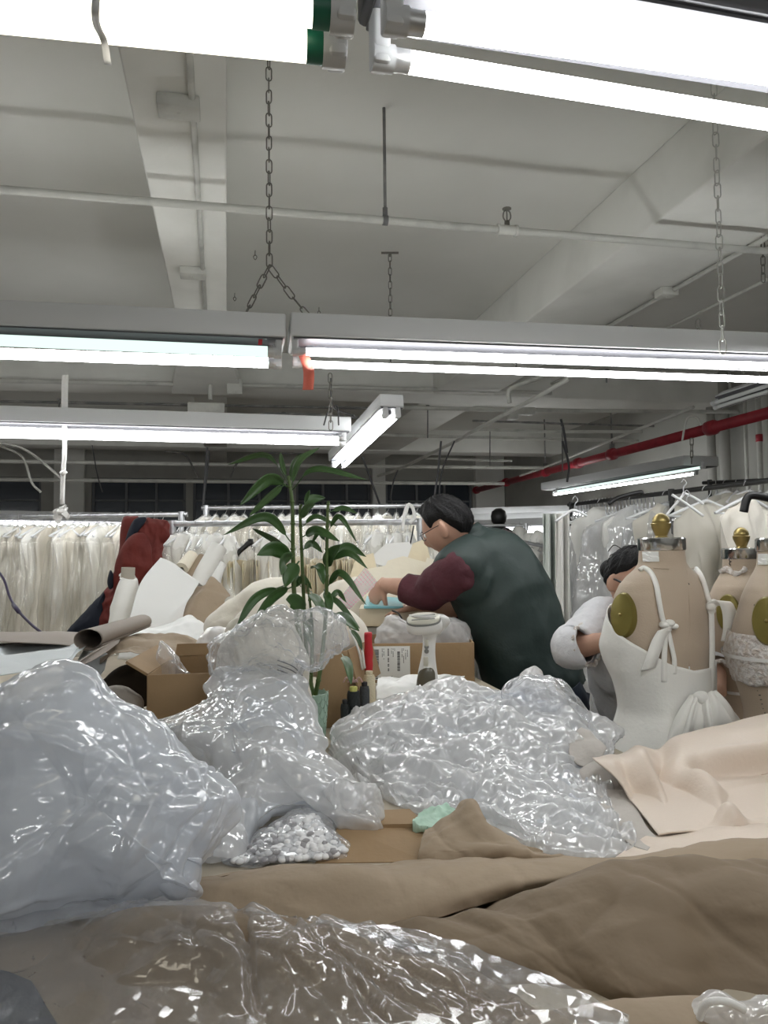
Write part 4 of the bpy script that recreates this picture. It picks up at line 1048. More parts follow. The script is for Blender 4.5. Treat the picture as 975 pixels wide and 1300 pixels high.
K = sheet([[(528, 1096, 1.14), (560, 1098, 1.13), (620, 1098, 1.12), (680, 1098, 1.12), (735, 1098, 1.12)],
           [(532, 1080, 1.15), (560, 1074, 1.14), (620, 1076, 1.13), (680, 1084, 1.12), (730, 1096, 1.12)],
           [(540, 1058, 1.20), (562, 1048, 1.19), (600, 1062, 1.17), (650, 1073, 1.14), (715, 1092, 1.13)],
           [(552, 1052, 1.26), (580, 1044, 1.25), (599, 1020, 1.23), (622, 1050, 1.2), (690, 1082, 1.17)],
           [(560, 1075, 1.30), (585, 1070, 1.30), (605, 1062, 1.28), (630, 1075, 1.25), (690, 1095, 1.22)]], 90, 60)
crumple(K, 52, 14, .010, 3, floor=None, cr=.004, crf=9); o = solo('kraft_paper', 'crumpled kraft paper scrap with a pointed corner under the plastic pile', 'paper', K, M['kraft'], True); solidify(o, .001)
# ---- the great crinkled plastic pile
O = [(414, 940), (420, 920), (452, 899), (490, 882), (530, 872), (565, 862), (610, 866), (640, 872), (665, 857), (690, 862), (722, 880), (755, 905), (785, 930), (782, 955), (768, 980), (780, 1020), (797, 1062), (805, 1092), (770, 1104), (700, 1098), (640, 1076), (590, 1052), (545, 1052), (500, 1036), (470, 1012), (440, 988)]
df = lin(860, 2.12, 1095, 1.19)
rt = root_for('plastic_bag', 'great pile of crinkled clear plastic in the middle of the table', 'plastic', O, df)
b = pillow(O, df, .12, .10, 380, 150, .62, floor=TZ + .001, cen=(615, 965), rough=.02, seed=6); crumple(b, 61, 7, .028, 4, .5, big=.010, bigf=2.5, cr=.016, crf=6); part(rt, 'film', b, M['film_crinkle'], True)
Oi = [(615 + (x - 615) * .90, 968 + (y - 968) * .9) for x, y in O]
b = pillow(Oi, df, .11, .08, 260, 90, .5, floor=TZ + .003, cen=(615, 968)); crumple(b, 63, 12, .030, 4, .6); part(rt, 'crumpled_layer', b, M['film_crinkle'], True)
Oi = [(615 + (x - 615) * .80, 972 + (y - 972) * .8) for x, y in O]
b = pillow(Oi, df, .06, .05, 200, 60, .5, floor=TZ + .004, cen=(615, 972)); crumple(b, 65, 10, .030, 3); part(rt, 'white_contents', b, M['film_milky'], True)
O = [(640, 880), (662, 858), (690, 862), (725, 880), (760, 910), (786, 932), (776, 955), (740, 950), (690, 930), (655, 915)]
b = pillow(O, lambda x, y: 1.95, .08, .09, 180, 50, .5, floor=TZ); crumple(b, 67, 8, .016, 3, cr=.008); solo('plastic_bag', 'domed clear bag in front of the man\'s vest', 'plastic bag', b, M['film'], True)
O = [(418, 998), (440, 985), (480, 1008), (489, 1032), (470, 1052), (440, 1058), (418, 1040)]
b = pillow(O, lambda x, y: 1.30, .015, .03, 160, 40, .7, floor=TZ); crumple(b, 69, 18, .012, 4, cr=.006, crf=12); solo('bubble_wrap', 'small bubbly film scrap at the corner of the flat carton', 'plastic film', b, M['film_crinkle'], True)

# ---- cream leatherette
L = sheet([[(752, 962, 1.52), (800, 952, 1.62), (870, 932, 1.7), (975, 906, 1.75), (1090, 890, 1.75)],
           [(756, 967, 1.47), (810, 962, 1.52), (880, 950, 1.58), (975, 930, 1.62), (1090, 918, 1.62)],
           [(785, 992, 1.43), (840, 985, 1.46), (890, 985, 1.49), (975, 968, 1.53), (1090, 960, 1.53)],
           [(806, 1022, 1.38), (850, 1015, 1.41), (900, 1020, 1.42), (975, 1005, 1.46), (1090, 1000, 1.46)],
           [(826, 1052, 1.27), (860, 1046, 1.28), (910, 1042, 1.28), (975, 1036, 1.30), (1090, 1035, 1.30)],
           [(836, 1066, 1.29), (870, 1062, 1.28), (915, 1058, 1.24), (975, 1056, 1.25), (1090, 1054, 1.25)]], 150, 100)
V = L.verts(); N = L.normals(); pv = V - CAM; px = 487.5 + F_PX * (pv @ RT) / (pv @ FW); py = 650 - F_PX * (pv @ UP) / (pv @ FW)
H = np.zeros(len(V))
for (xa, ya, xb, yb, am, wd) in ((838, 955, 868, 1035, .045, 15), (872, 985, 930, 1045, -.034, 12), (885, 978, 985, 968, .034, 11), (795, 975, 840, 1050, .022, 9), (850, 1038, 985, 1026, .028, 8), (905, 962, 1000, 950, -.018, 9), (815, 965, 850, 1030, -.02, 8)):
    dx, dy = xb - xa, yb - ya; LL = math.hypot(dx, dy); s = ((px - xa) * dy - (py - ya) * dx) / LL; t = ((px - xa) * dx + (py - ya) * dy) / LL / LL
    H += am * np.exp(-(s / wd) ** 2) * np.exp(-np.clip(np.abs(t - .5) - .4, 0, None) ** 2 * 14)
L.setv(V + N * H[:, None]); L.displace(waves(L.verts(), 71, 4, .004)); V = L.verts(); V[:, 2] = np.maximum(V[:, 2], TZ + .012); L.setv(V)
o = solo('leatherette', 'soft cream leatherette length draped in deep folds at the table end', 'fabric', L, M['leather'], True); solidify(o, .003)
L2 = sheet([[(780, 1090, 1.17), (850, 1080, 1.17), (920, 1068, 1.17), (1090, 1050, 1.17)], [(800, 1076, 1.22), (850, 1066, 1.22), (920, 1058, 1.21), (1090, 1042, 1.21)], [(820, 1064, 1.28), (860, 1058, 1.27), (920, 1050, 1.26), (1090, 1038, 1.25)]], 90, 30)
L2.displace(waves(L2.verts(), 72, 5, .003)); V = L2.verts(); V[:, 2] = np.maximum(V[:, 2], TZ + .004); L2.setv(V); o = solo('leatherette', 'lower layer of cream leatherette just behind the kraft roll', 'fabric', L2, M['leather'], True); solidify(o, .003)
L3 = sheet([[(735, 985, 1.62), (760, 968, 1.58), (785, 985, 1.52), (800, 1010, 1.47), (820, 1050, 1.38), (838, 1068, 1.33)], [(738, 1005, 1.56), (760, 1000, 1.52), (780, 1015, 1.47), (795, 1035, 1.43), (812, 1062, 1.36), (830, 1074, 1.31)], [(745, 1040, 1.42), (765, 1045, 1.4), (780, 1055, 1.38), (795, 1070, 1.35), (808, 1078, 1.33), (822, 1082, 1.3)]], 80, 40)
L3.displace(waves(L3.verts(), 73, 5, .006)); V = L3.verts(); V[:, 2] = np.maximum(V[:, 2], TZ + .006); L3.setv(V); o = solo('grey_fabric', 'matte grey underside of fabric folded beside the cream leatherette', 'fabric', L3, M['greyback'], True); solidify(o, .003)
S = sheet([[(722, 962, 1.62), (735, 975, 1.6), (760, 980, 1.58)], [(724, 940, 1.68), (742, 952, 1.65), (764, 966, 1.6)], [(738, 922, 1.74), (752, 934, 1.70), (766, 955, 1.65)]], 30, 30)
S.displace(waves(S.verts(), 74, 8, .006)); o = solo('fabric_scrap', 'beige fabric scrap sticking up from the plastic pile by the dress', 'fabric', S, M['greyback'], True); solidify(o, .003)

# ================================================================ LEFT OF THE TABLE: PAPERS, CLOTH, CARTONS
# stack of curled papers
def stack_sheet(label, curves, m, seed, name='paper_sheet', amp=.006, cat='paper'):
    s = sheet(curves, 90, 40); s.displace(folds(s.verts(), seed, 5, amp, 2)); o = solo(name, label, cat, s, m, True); solidify(o, .0014); return o
stack_sheet('taupe backed paper with rolled edge on top of the curled stack', [[(-90, 812, 1.95), (0, 815, 2.0), (70, 818, 2.05), (100, 822, 2.1)], [(-90, 806, 2.1), (0, 806, 2.15), (70, 806, 2.2), (102, 812, 2.2)], [(-90, 806, 2.3), (0, 804, 2.35), (70, 802, 2.38), (100, 803, 2.38)], [(-90, 812, 2.45), (0, 810, 2.5), (70, 806, 2.5), (98, 806, 2.5)]], M['papertaupe'], 81)
stack_sheet('wavy pale grey paper sheet in the curled stack', [[(-90, 852, 1.6), (-20, 850, 1.62), (40, 848, 1.66), (90, 840, 1.72)], [(-90, 838, 1.75), (-20, 832, 1.78), (30, 838, 1.82), (100, 828, 1.88)], [(-90, 818, 1.9), (-10, 822, 1.95), (20, 832, 2.0), (110, 818, 2.05)], [(-90, 815, 2.05), (0, 816, 2.1), (40, 812, 2.15), (114, 812, 2.2)]], M['papergrey'], 82)
stack_sheet('white paper sheet lowest in the curled stack', [[(-90, 866, 1.45), (-20, 858, 1.48), (30, 850, 1.55), (70, 842, 1.62)], [(-90, 850, 1.6), (-20, 846, 1.64), (40, 842, 1.7), (90, 832, 1.78)], [(-90, 838, 1.75), (-10, 834, 1.8), (40, 830, 1.85), (100, 822, 1.95)]], M['papergrey'], 83)
# the scrolled edge: open dark tube of taupe paper
a, bq = P(112, 812, 1.98), P(181, 789, 2.5)
ax = unit(bq - a); n1_ = unit(np.cross(ax, _up)); n2_ = np.cross(n1_, ax); rings = []
for t in np.linspace(0, 1, 40):
    c = a + (bq - a) * t; ring_ = []
    for q in range(48):
        th = 2 * PI * 1.22 * q / 47 - PI * .6; r = (.030 - .005 * t) * (1 + .16 * q / 47); ring_.append(c + n1_ * r * 1.15 * math.cos(th) + n2_ * r * .85 * math.sin(th))
    rings.append(ring_)
k = MB(); k.loft(rings, False); o = solo('paper_roll', 'loosely scrolled taupe paper roll with a dark open end', 'paper roll', k, M['papertaupe'], True); solidify(o, .0014)
stack_sheet('taupe sheet sweeping down from the scrolled roll', [[(60, 858, 1.58), (85, 848, 1.66), (105, 838, 1.75), (118, 826, 1.9)], [(50, 862, 1.6), (95, 842, 1.75), (118, 830, 1.88), (150, 812, 2.15)], [(40, 866, 1.62), (90, 850, 1.72), (118, 838, 1.85), (150, 818, 2.1)]], M['papertaupe'], 84)
stack_sheet('grey white paper flap tucked behind the curled stack', [[(93, 858, 1.95), (120, 862, 1.95), (132, 850, 1.98)], [(98, 838, 2.02), (118, 832, 2.05), (136, 836, 2.05)], [(108, 822, 2.1), (122, 822, 2.1), (137, 830, 2.1)]], M['papergrey'], 85)
b = pillow([(70, 900), (86, 848), (112, 846), (120, 880), (112, 930), (80, 930)], lambda x, y: 1.9, .03, .05, 80, 16, floor=TZ); solo('navy_cloth', 'navy cloth crumpled under the grey paper flap', 'cloth', b, M['navy'], True)
# kraft heap behind the carton
K = sheet([[(128, 845, 2.0), (150, 832, 2.0), (175, 828, 2.02), (200, 834, 2.05), (214, 848, 2.05)],
           [(130, 832, 2.1), (150, 822, 2.1), (178, 820, 2.12), (205, 824, 2.15), (255, 838, 2.2)],
           [(136, 820, 2.25), (155, 812, 2.25), (185, 810, 2.3), (225, 812, 2.3), (258, 828, 2.3)],
           [(150, 815, 2.4), (170, 808, 2.4), (200, 806, 2.4), (240, 808, 2.4), (262, 815, 2.4)]], 90, 50)
crumple(K, 91, 12, .012, 3, floor=None); o = solo('kraft_paper', 'crumpled kraft paper arching over a dark hollow behind the open carton', 'paper', K, M['kraft'], True); solidify(o, .0012)
b = pillow([(120, 892), (125, 868), (150, 850), (185, 842), (205, 860), (200, 890), (160, 905)], lambda x, y: 2.16, .05, .06, 90, 20, floor=TZ); crumple(b, 92, 12, .012, 2); solo('shade_fill', 'dark brown shade fill in the hollow under the arching kraft paper', 'cloth', b, mat('dark brown shade fill', (.035, .024, .016), .85), True)  # first body here is put in to carry the hollow's shade
b = pillow([(125, 885), (140, 872), (160, 870), (180, 884), (182, 912), (150, 915), (130, 905)], lambda x, y: 1.82, .04, .05, 100, 24, floor=TZ); crumple(b, 93, 12, .01, 3); solo('tan_cloth', 'small tan cloth bundle between the open carton and the milky bag', 'cloth', b, M['greyback'], True)
# open cartons
def carton(label, front, depth_v, h, m_out, flaps=(), name='cardboard_box', wall=.006):
    """front = left and right bottom corners of the near face; depth_v runs back; open top"""
    A, B = (np.asarray(p, float) for p in front); dv_ = np.asarray(depth_v, float)
    root = thing(name, label, 'cardboard box', tuple((A + B + dv_) / 2 * np.array([1, 1, 0]) + np.array([0, 0, A[2]])))
    x = unit(B - A); y = unit(dv_); W = np.linalg.norm(B - A); D = np.linalg.norm(dv_)
    def panel(nm, p, q, hh):
        k = MB(); d = unit(q - p); nr = np.cross(d, _up); k.box((p + q) / 2 + _up * hh / 2, (np.linalg.norm(q - p), wall, hh), (d, nr, _up), bev=.002); return part(root, nm, k, m_out)
    panel('front_panel', A, B, h); panel('back_panel', A + dv_, B + dv_, h); panel('side_panel', A + y * wall, A + dv_ - y * wall, h); panel('side_panel', B + y * wall, B + dv_ - y * wall, h)
    k = MB(); k.box((A + B + dv_) / 2 + _up * .004, (W - .01, D - .01, .006), (x, np.cross(_up, x), _up)); part(root, 'bottom', k, M['carton_in'], False)
    for (p, q, v) in flaps:
        p, q, v = (np.asarray(s, float) for s in (p, q, v)); k = MB(); nr = unit(np.cross(q - p, v)); k.slab([p, q, q + v, p + v], wall, nr); part(root, 'flap', k, m_out, False)
    return root
def ground(x, y, d, z=TZ + .002):
    p = P(x, y, d); return np.array([p[0], p[1], z])
A, B = ground(187, 860, 1.72), ground(268, 855, 1.74)
dvv = FH * .30 + RH * -.02; hh = P(187, 858, 1.72)[2] - TZ
carton('open cardboard box half hidden by the milky bag', (A, B), dvv, hh, M['carton'], flaps=[(A + _up * hh, A + dvv + _up * (hh), (RH * -.05 + _up * .03)), (A + dvv + _up * hh, B + dvv + _up * hh, _up * .03 + FH * .02)])
b = pillow([(203, 870), (201, 830), (204, 814), (218, 825), (232, 845), (248, 860), (240, 885)], lambda x, y: 1.88, .04, .05, 120, 30, floor=TZ + .012); crumple(b, 95, 16, .010, 3); solo('plastic_bag', 'thin clear bag standing in the open cardboard box', 'plastic bag', b, M['film'], True)
A, B = ground(402, 850, 2.02), ground(441, 852, 2.10)
dvv = FH * .26 + RH * .06; hh = P(405, 832, 2.02)[2] - TZ
carton('tan cardboard box standing open behind the plant pot', (A, B), dvv, hh, M['carton'], flaps=[(B + _up * hh, B + dvv + _up * hh, RH * .03 - _up * .11)])
# ---- jackets hung over the rail end
d0 = 4.05
rt = thing('jacket', 'brick red jacket hanging over the end of the front rail', 'jacket', tuple(P(180, 700, d0)))
df = lambda x, y: d0
b = pillow([(172, 800), (150, 812), (128, 808), (133, 760), (142, 728), (158, 705), (170, 685), (178, 668), (190, 657), (208, 658), (215, 664), (213, 692), (206, 708), (190, 730), (178, 760)], df, .06, .07, 180, 50, .5, cen=(172, 725)); crumple(b, 101, 7, .026, 4, big=.012, floor=None, cr=.010, crf=5); part(rt, 'body', b, M['redjacket'], True)
b = pillow([(143, 745), (148, 715), (160, 690), (170, 678), (184, 676), (192, 690), (193, 715), (184, 735), (170, 750), (158, 765), (146, 772)], lambda x, y: d0 - .07, .05, .05, 140, 30, .5); crumple(b, 102, 8, .012, 3, floor=None); part(rt, 'sleeve', b, M['redjacket'], True)
b = pillow([(151, 712), (152, 685), (156, 658), (166, 655), (176, 656), (172, 668), (164, 685), (158, 705)], lambda x, y: d0 + .02, .04, .04, 90, 20, .5); crumple(b, 103, 8, .008, 2, floor=None); part(rt, 'collar', b, M['redjacket'], True)
b = pillow([(158, 694), (162, 676), (170, 660), (180, 656), (186, 659), (178, 672), (168, 684), (161, 698)], lambda x, y: d0 - .03, .03, .03, 80, 16, .5); part(rt, 'lining', b, M['navy'], True, 'navy lining')
b = pillow([(136, 738), (140, 724), (144, 730), (144, 744), (139, 748)], lambda x, y: d0 - .06, .03, .03, 60, 12, .5); part(rt, 'cuff', b, M['navy'], True, 'navy cuff')
b = pillow([(86, 808), (94, 790), (110, 772), (126, 757), (134, 752), (135, 800), (130, 812)], lambda x, y: d0 + .02, .06, .06, 120, 24, .5); crumple(b, 104, 7, .015, 3, floor=None); solo('hanging_coat', 'navy coat hanging low beside the brick red jacket', 'coat', b, M['navy'], True)
# ---- big white paper, roll, kraft sheet
W = sheet([[(150, 838, 3.12), (180, 838, 3.13), (205, 838, 3.15), (226, 832, 3.18)], [(166, 780, 3.2), (190, 786, 3.2), (215, 784, 3.22), (236, 770, 3.28)], [(178, 742, 3.3), (200, 752, 3.28), (228, 758, 3.3), (247, 748, 3.36)], [(204, 708, 3.42), (220, 714, 3.4), (238, 726, 3.4), (255, 738, 3.42)]], 50, 40)
W.displace(waves(W.verts(), 111, 2, .012)); o = solo('paper_sheet', 'big white paper sheet leaning against the brick red jacket', 'paper', W, M['paperwhite'], True); solidify(o, .0015)
rt = thing('fabric_roll', 'white fabric roll on a grey core standing by the red jacket', 'fabric roll', tuple(P(158, 786, 3.35)))
k = MB(); k.tube([P(154, 800, 3.32), P(158, 770, 3.33), P(162, 738, 3.35), P(163, 733, 3.35)], [.055, .058, .040, .036], 20, smooth=20); k.displace(folds(k.verts(), 112, 12, .008, 2)); part(rt, 'cloth', k, M['white_satin'], True)
k = MB(); ax = unit(P(163, 720, 3.35) - P(162, 740, 3.35)); c = P(162, 738, 3.35); k.lathe([(.030, 0), (.030, .062), (.026, .062), (.026, .0)], c, 20, ax, cap=False); part(rt, 'core', k, M['tube_card'], 'auto')
K = sheet([[(222, 808, 3.2), (245, 800, 3.22), (270, 798, 3.25), (290, 790, 3.28)], [(228, 780, 3.3), (245, 772, 3.28), (262, 770, 3.3), (285, 765, 3.35)], [(250, 745, 3.45), (260, 742, 3.43), (270, 732, 3.45), (292, 757, 3.42)]], 50, 40)
crumple(K, 113, 10, .008, 2, floor=None); o = solo('kraft_paper', 'folded kraft sheet leaning between the white paper and cream bundle', 'paper', K, M['kraft'], True); solidify(o, .0012)
for (p, q, r, lab, m) in (((250, 742), (278, 694), .045, 'thick white fabric roll leaning on the front rail', 'white_satin'), ((268, 752), (279, 716), .032, 'shorter pale roll beside the thick white roll', 'paperwhite'), ((231, 722), (244, 706), .035, 'small cream roll behind the white paper', 'cream_card2'), ((240, 735), (258, 708), .028, 'narrow tan roll between the white rolls', 'kraft')):
    k = MB(); a, b2 = P(*p, 3.75), P(*q, 3.85); ax = unit(b2 - a); L_ = np.linalg.norm(b2 - a); k.lathe([(r * .3, 0), (r, 0), (r, L_), (r * .45, L_), (r * .42, L_ - .03), (.002, L_ - .03)], a, 22, ax, cap=False); solo('fabric_roll', lab, 'fabric roll', k, M[m], 'auto')
k = sheet([[(150, 812, 2.75), (200, 815, 2.75), (250, 818, 2.75), (285, 822, 2.75)], [(175, 800, 2.9), (210, 803, 2.9), (250, 800, 2.9), (280, 806, 2.9)], [(190, 797, 3.1), (215, 790, 3.1), (240, 782, 3.1), (262, 798, 3.1)]], 60, 40)
crumple(k, 114, 8, .016, 3, floor=None); o = solo('white_cloth', 'rumpled white cloth lying in front of the leaning white paper', 'cloth', k, M['paperwhite'], True); solidify(o, .002)
# ---- cream bundles behind the plant
def bundle(label, O, d, tf, tb, seed, m='cream_fabric', amp=.014, name='cloth_bundle', floor=TZ + .001):
    b = pillow(O, lambda x, y: d, tf, tb, 180, 40, .5, floor=floor); crumple(b, seed, 5, amp, 3, big=.012, bigf=1.8, floor=floor); return solo(name, label, 'cloth', b, M[m], True)
bundle('large plump cream cloth bundle behind the plant stalks', [(300, 800), (315, 770), (345, 748), (390, 745), (430, 765), (455, 785), (464, 808), (455, 835), (400, 850), (330, 845)], 2.35, .12, .12, 121)
bundle('cream cloth bundle sloping down beside the kraft sheet', [(262, 800), (280, 775), (310, 752), (350, 735), (385, 735), (380, 790), (345, 860), (290, 862)], 2.62, .10, .12, 122)
O = [(250, 822), (256, 806), (268, 795), (300, 802), (310, 815), (290, 835), (262, 838)]
b = pillow(O, lambda x, y: 2.3, .05, .06, 120, 26, floor=TZ); crumple(b, 123, 12, .010, 3); solo('plastic_bag', 'limp clear bag tucked under the sloping cream bundle', 'plastic bag', b, M['film_crinkle'], True)
# ---- thin purple cord by the left dresses
k = MB(); k.tube([P(-40, 690, 2.9), P(0, 728, 2.8), (P(12, 757, 2.7)), P(22, 774, 2.6), P(40, 793, 2.5), P(54, 804, 2.45)], .0045, 8, smooth=40); k.tube([P(17, 768, 2.64), P(24, 777, 2.58)], .0075, 8)
solo('cord', 'dark purple cord hanging in front of the left dresses', 'cord', k, mat('purple cord', (.03, .02, .06), .5), True)
# ================================================================ DRESS FORMS
class Form:
    PROF = [(0, .066, .064), (18, .071, .067), (25, .092, .073), (34, .138, .083), (44, .172, .093), (57, .190, .104), (78, .194, .114), (103, .192, .124), (120, .194, .134), (143, .182, .128), (173, .168, .116), (196, .162, .110), (218, .168, .118), (243, .184, .132), (283, .202, .148), (330, .200, .146), (372, .190, .140)]
    def __init__(s, x, y, d, phi, sc=1.0, mir=1):
        c = P(x, y, d); s.c = np.array([c[0], c[1], 0]); s.z0 = c[2]; ph = math.radians(phi)
        s.S = -math.cos(ph) * RH * mir - math.sin(ph) * FH; s.B = -math.cos(ph) * FH + math.sin(ph) * RH * mir
        s.z = np.array([s.z0 - q[0] * .00234 * sc for q in s.PROF]); s.a = np.array([q[1] * sc for q in s.PROF]); s.b = np.array([q[2] * sc for q in s.PROF]); s.sc = sc
    def ab(s, z):
        return np.interp(-z, -s.z, s.a), np.interp(-z, -s.z, s.b)
    def cen(s, z):
        t = (s.z0 - z) / s.sc
        return s.c + _up * z - s.B * (.018 * np.exp(-((t - .28) / .10) ** 2)) + s.B * (.012 * np.exp(-((t - .66) / .12) ** 2))
    def pt(s, th, z, lift=0.0):
        a, b = s.ab(z); a += lift; b += lift
        return s.cen(z) + a * math.cos(th) * s.S + b * math.sin(th) * s.B
    def hit(s, x, y, lift=.004):
        k = ray(x, y)
        for d in np.arange(1.5, 3.2, .004):
            p = CAM + k * d
            if p[2] > s.z0: continue
            a, b = s.ab(p[2]); a += lift; b += lift; q = p - s.cen(p[2])
            if (q @ s.S / a) ** 2 + (q @ s.B / b) ** 2 < 1: return p
        return CAM + k * float(np.linalg.norm(s.c[:2]))
    def body(s, root, label_plate=True):
        n = 64; rings = []
        zs = np.concatenate([np.linspace(s.z[0], s.z[6], 26), np.linspace(s.z[6], s.z[-1], 30)[1:]])
        for z in zs: rings.append([s.pt(2 * PI * k / n, z) for k in range(n)])
        k = MB(); k.loft(rings, True, True); part(root, 'torso', k, M['linen'], 'auto')
        for sg in (1, -1):
            z = s.z0 - .185 * s.sc; a, b = s.ab(z); c = s.cen(z) + s.S * sg * (a * .985); nrm = unit(s.S * sg + _up * .10); t1 = unit(np.cross(_up, nrm)); t2 = np.cross(nrm, t1)
            O = []; R_ = []
            for q, (rr, h) in enumerate(((.02, .014), (.6, .013), (.92, .010), (1.0, .004), (1.0, -.03))):
                R_.append([c + nrm * h * 1.2 + t1 * .038 * s.sc * rr * math.cos(th) + t2 * .064 * s.sc * rr * math.sin(th) for th in np.arange(36) * 2 * PI / 36])
            k = MB(); k.loft(R_, True, True); pl = part(root, 'arm_plate', k, M['olive'], 'auto', 'olive brass arm plate')
            k = MB(); k.sphere(c + nrm * .018, .005, 10, 6); part(pl, 'rivet', k, M['brass'], True)
        z = s.z0; k = MB(); r0 = s.a[0]
        k.lathe([(r0 + .001, -.004), (r0 + .003, .0), (r0 + .003, .030), (r0 - .001, .034), (r0 - .004, .030), (r0 - .004, -.002)], s.c + _up * z, 40, cap=False); part(root, 'neck_band', k, M['chrome'], 'auto', 'chrome neck band')
        k = MB(); k.lathe([(.001, .030), (r0 * .55, .030), (r0 * .95, .022), (r0 * .97, .0)], s.c + _up * z, 32); part(root, 'neck_cap', k, M['linen'], 'auto')
        k = MB(); q = s.sc
        k.lathe([(.018 * q, .026), (.021 * q, .032), (.017 * q, .040), (.022 * q, .052), (.028 * q, .066), (.0295 * q, .076), (.025 * q, .079), (.026 * q, .083), (.023 * q, .094), (.013 * q, .104), (.003 * q, .108)], s.c + _up * z, 28); part(root, 'finial', k, M['brass'], 'auto', 'brass finial')
        k = MB(); zb = s.z[-1]; k.tube([s.c + _up * .08, s.c + _up * (zb + .02)], .017, 12)
        for t in range(4):
            an = t * PI / 2 + .4; e = np.array([math.cos(an), math.sin(an), 0]); k.tube([s.c + _up * .12, s.c + _up * .09 + e * .12, s.c + e * .22 + _up * .035], .012, 8, smooth=8); k.sphere(s.c + e * .22 + _up * .024, .022, 10, 6)
        part(root, 'stand', k, M['darkmetal'], True)
    def patch(s, x0, y0, x1, y1, lift=.004, n=8, skew=0):
        G = [[s.hit(x0 + (x1 - x0) * u + skew * v, y0 + (y1 - y0) * v, lift) for u in np.linspace(0, 1, n)] for v in np.linspace(0, 1, n)]
        return MB().grid(G)
    def seam(s, pts, lift=.0015, r=.0012):
        k = MB(); k.tube([s.hit(x, y, lift) for x, y in pts], r, 5, smooth=30); return k
    def ring_band(s, z0, z1, lift, n=72, k=8, wob=0):
        rows = []
        for v in np.linspace(0, 1, k):
            rows.append([s.pt(2 * PI * q / n, z0 + (z1 - z0) * v + wob * math.sin(q * .9) * (v > .9), lift) for q in range(n)])
        m = MB(); m.loft(rows, True, False); return m
F1 = Form(840, 697, 2.22, 38)
rt = thing('dress_form', 'linen dress form wearing the white backless dress', 'dress form', tuple(F1.c)); F1.body(rt)
k = F1.patch(815, 700, 836, 713, .006, skew=1); part(rt, 'neck_label', k, M['paperwhite'], False, 'small white label on the neck')
k = MB(); k.sphere(F1.hit(874, 742, 0), (.003, .003, .0045), 8, 6); part(rt, 'pin', k, M['black'], True)
for lst in ([(872, 722), (875, 760), (876, 800), (875, 845)], [(812, 720), (850, 722), (885, 721)]):
    part(rt, 'seam', F1.seam(lst), M['linen'], True)
# ---- the white dress
rt = thing('dress', 'white backless crepe dress with tied straps on the nearest dress form', 'dress', tuple(F1.c))
def zpx(y, d=2.16): return P(850, y, d)[2]
n = 120; rows = []
top_th = np.radians([0, 25, 50, 75, 110, 150, 180, 225, 270, 315, 360]); top_z = [zpx(800), zpx(816), zpx(836), zpx(846), zpx(846), zpx(842), zpx(836), zpx(775), zpx(765), zpx(770), zpx(800)]
zb = .30
for v in np.concatenate([np.linspace(0, .5, 40), np.linspace(.52, 1, 26)]):
    row = []
    for q in range(n):
        th = 2 * PI * q / n; zt = np.interp(th, top_th, top_z); z = zt + (zb - zt) * v
        lift = .011 + .006 * math.exp(-((z - zpx(805)) / .05) ** 2) * max(0, math.cos(th + .5))
        u = max(0, (F1.z0 - .47 - z)); lift += u * .22 + .02 * u * math.sin(th * 9 + z * 2)
        row.append(F1.pt(th, z, lift))
    rows.append(row)
k = MB(); k.loft(rows, True, False); V = k.verts(); fade = np.repeat(np.clip(np.arange(len(rows)) / 10.0, 0, 1), n); k.displace((waves(V, 5, 4, .0025) + folds(V, 6, 7, .005, 2)) * fade); o = part(rt, 'bodice_and_skirt', k, M['crepe'], True); solidify(o, .003, 1)
k = MB(); k.tube([F1.hit(x, y, .008) for x, y in ((875, 846), (875, 860), (873, 885))], .002, 6, smooth=14); part(rt, 'zip', k, M['whitecloth'], True)
def fribbon(mk, w, lift, wd=None, m='crepe'):
    pts = np.array([F1.hit(x, y, lift + (.0 if len(q) < 1 else q[0])) for x, y, *q in mk]); return ribbon(pts, w, RH if wd is None else wd)
def strap(mk, r, lift=.008):
    k = MB(); k.tube([F1.hit(x, y, lift) for x, y in mk], r, 8, smooth=30); return k
part(rt, 'strap', strap([(812, 724), (818, 721), (826, 727), (833, 742), (837, 765), (841, 785), (845, 794)], .0075), M['crepe'], True)
part(rt, 'strap', strap([(884, 722), (890, 731), (895, 745), (899, 760), (903, 769)], .0075), M['crepe'], True)
k = MB()
for q in ((844, 793, .016), (850, 791, .015), (856, 795, .012), (846, 799, .014)): k.sphere(F1.hit(q[0], q[1], .012), (q[2], q[2], q[2] * .7), 12, 8)
part(rt, 'bow_knot', k, M['crepe'], True)
k = MB()
for q in ((902, 770, .015), (906, 766, .013), (903, 775, .012)): k.sphere(F1.hit(q[0], q[1], .012), (q[2], q[2], q[2]), 12, 8)
part(rt, 'bow_knot', k, M['crepe'], True)
o = part(rt, 'ribbon_tail', fribbon([(844, 798), (836, 812), (829, 832), (823, 850)], .042, .022, RH + _up * .3), M['crepe'], True); solidify(o, .002)
o = part(rt, 'ribbon_tail', fribbon([(846, 799), (844, 820), (843, 845), (843, 866)], .015, .014), M['crepe'], True); solidify(o, .002)
o = part(rt, 'ribbon_tail', fribbon([(848, 799), (852, 818), (856, 838), (856, 856)], .013, .013), M['crepe'], True); solidify(o, .002)
a = F1.hit(905, 768, .02)
pts = [a, a + RH * .022 + _up * .012 - FH * .02, a + RH * .038 - _up * .02 - FH * .02, a + RH * .040 - _up * .07 - FH * .018, a + RH * .034 - _up * .105 - FH * .015]
o = part(rt, 'ribbon_tail', ribbon(pts, .042, RH - _up * .1), M['crepe'], True); solidify(o, .002)
o = part(rt, 'ribbon_tail', fribbon([(903, 776), (904, 810), (904, 845), (903, 880)], .016, .012), M['crepe'], True); solidify(o, .002)
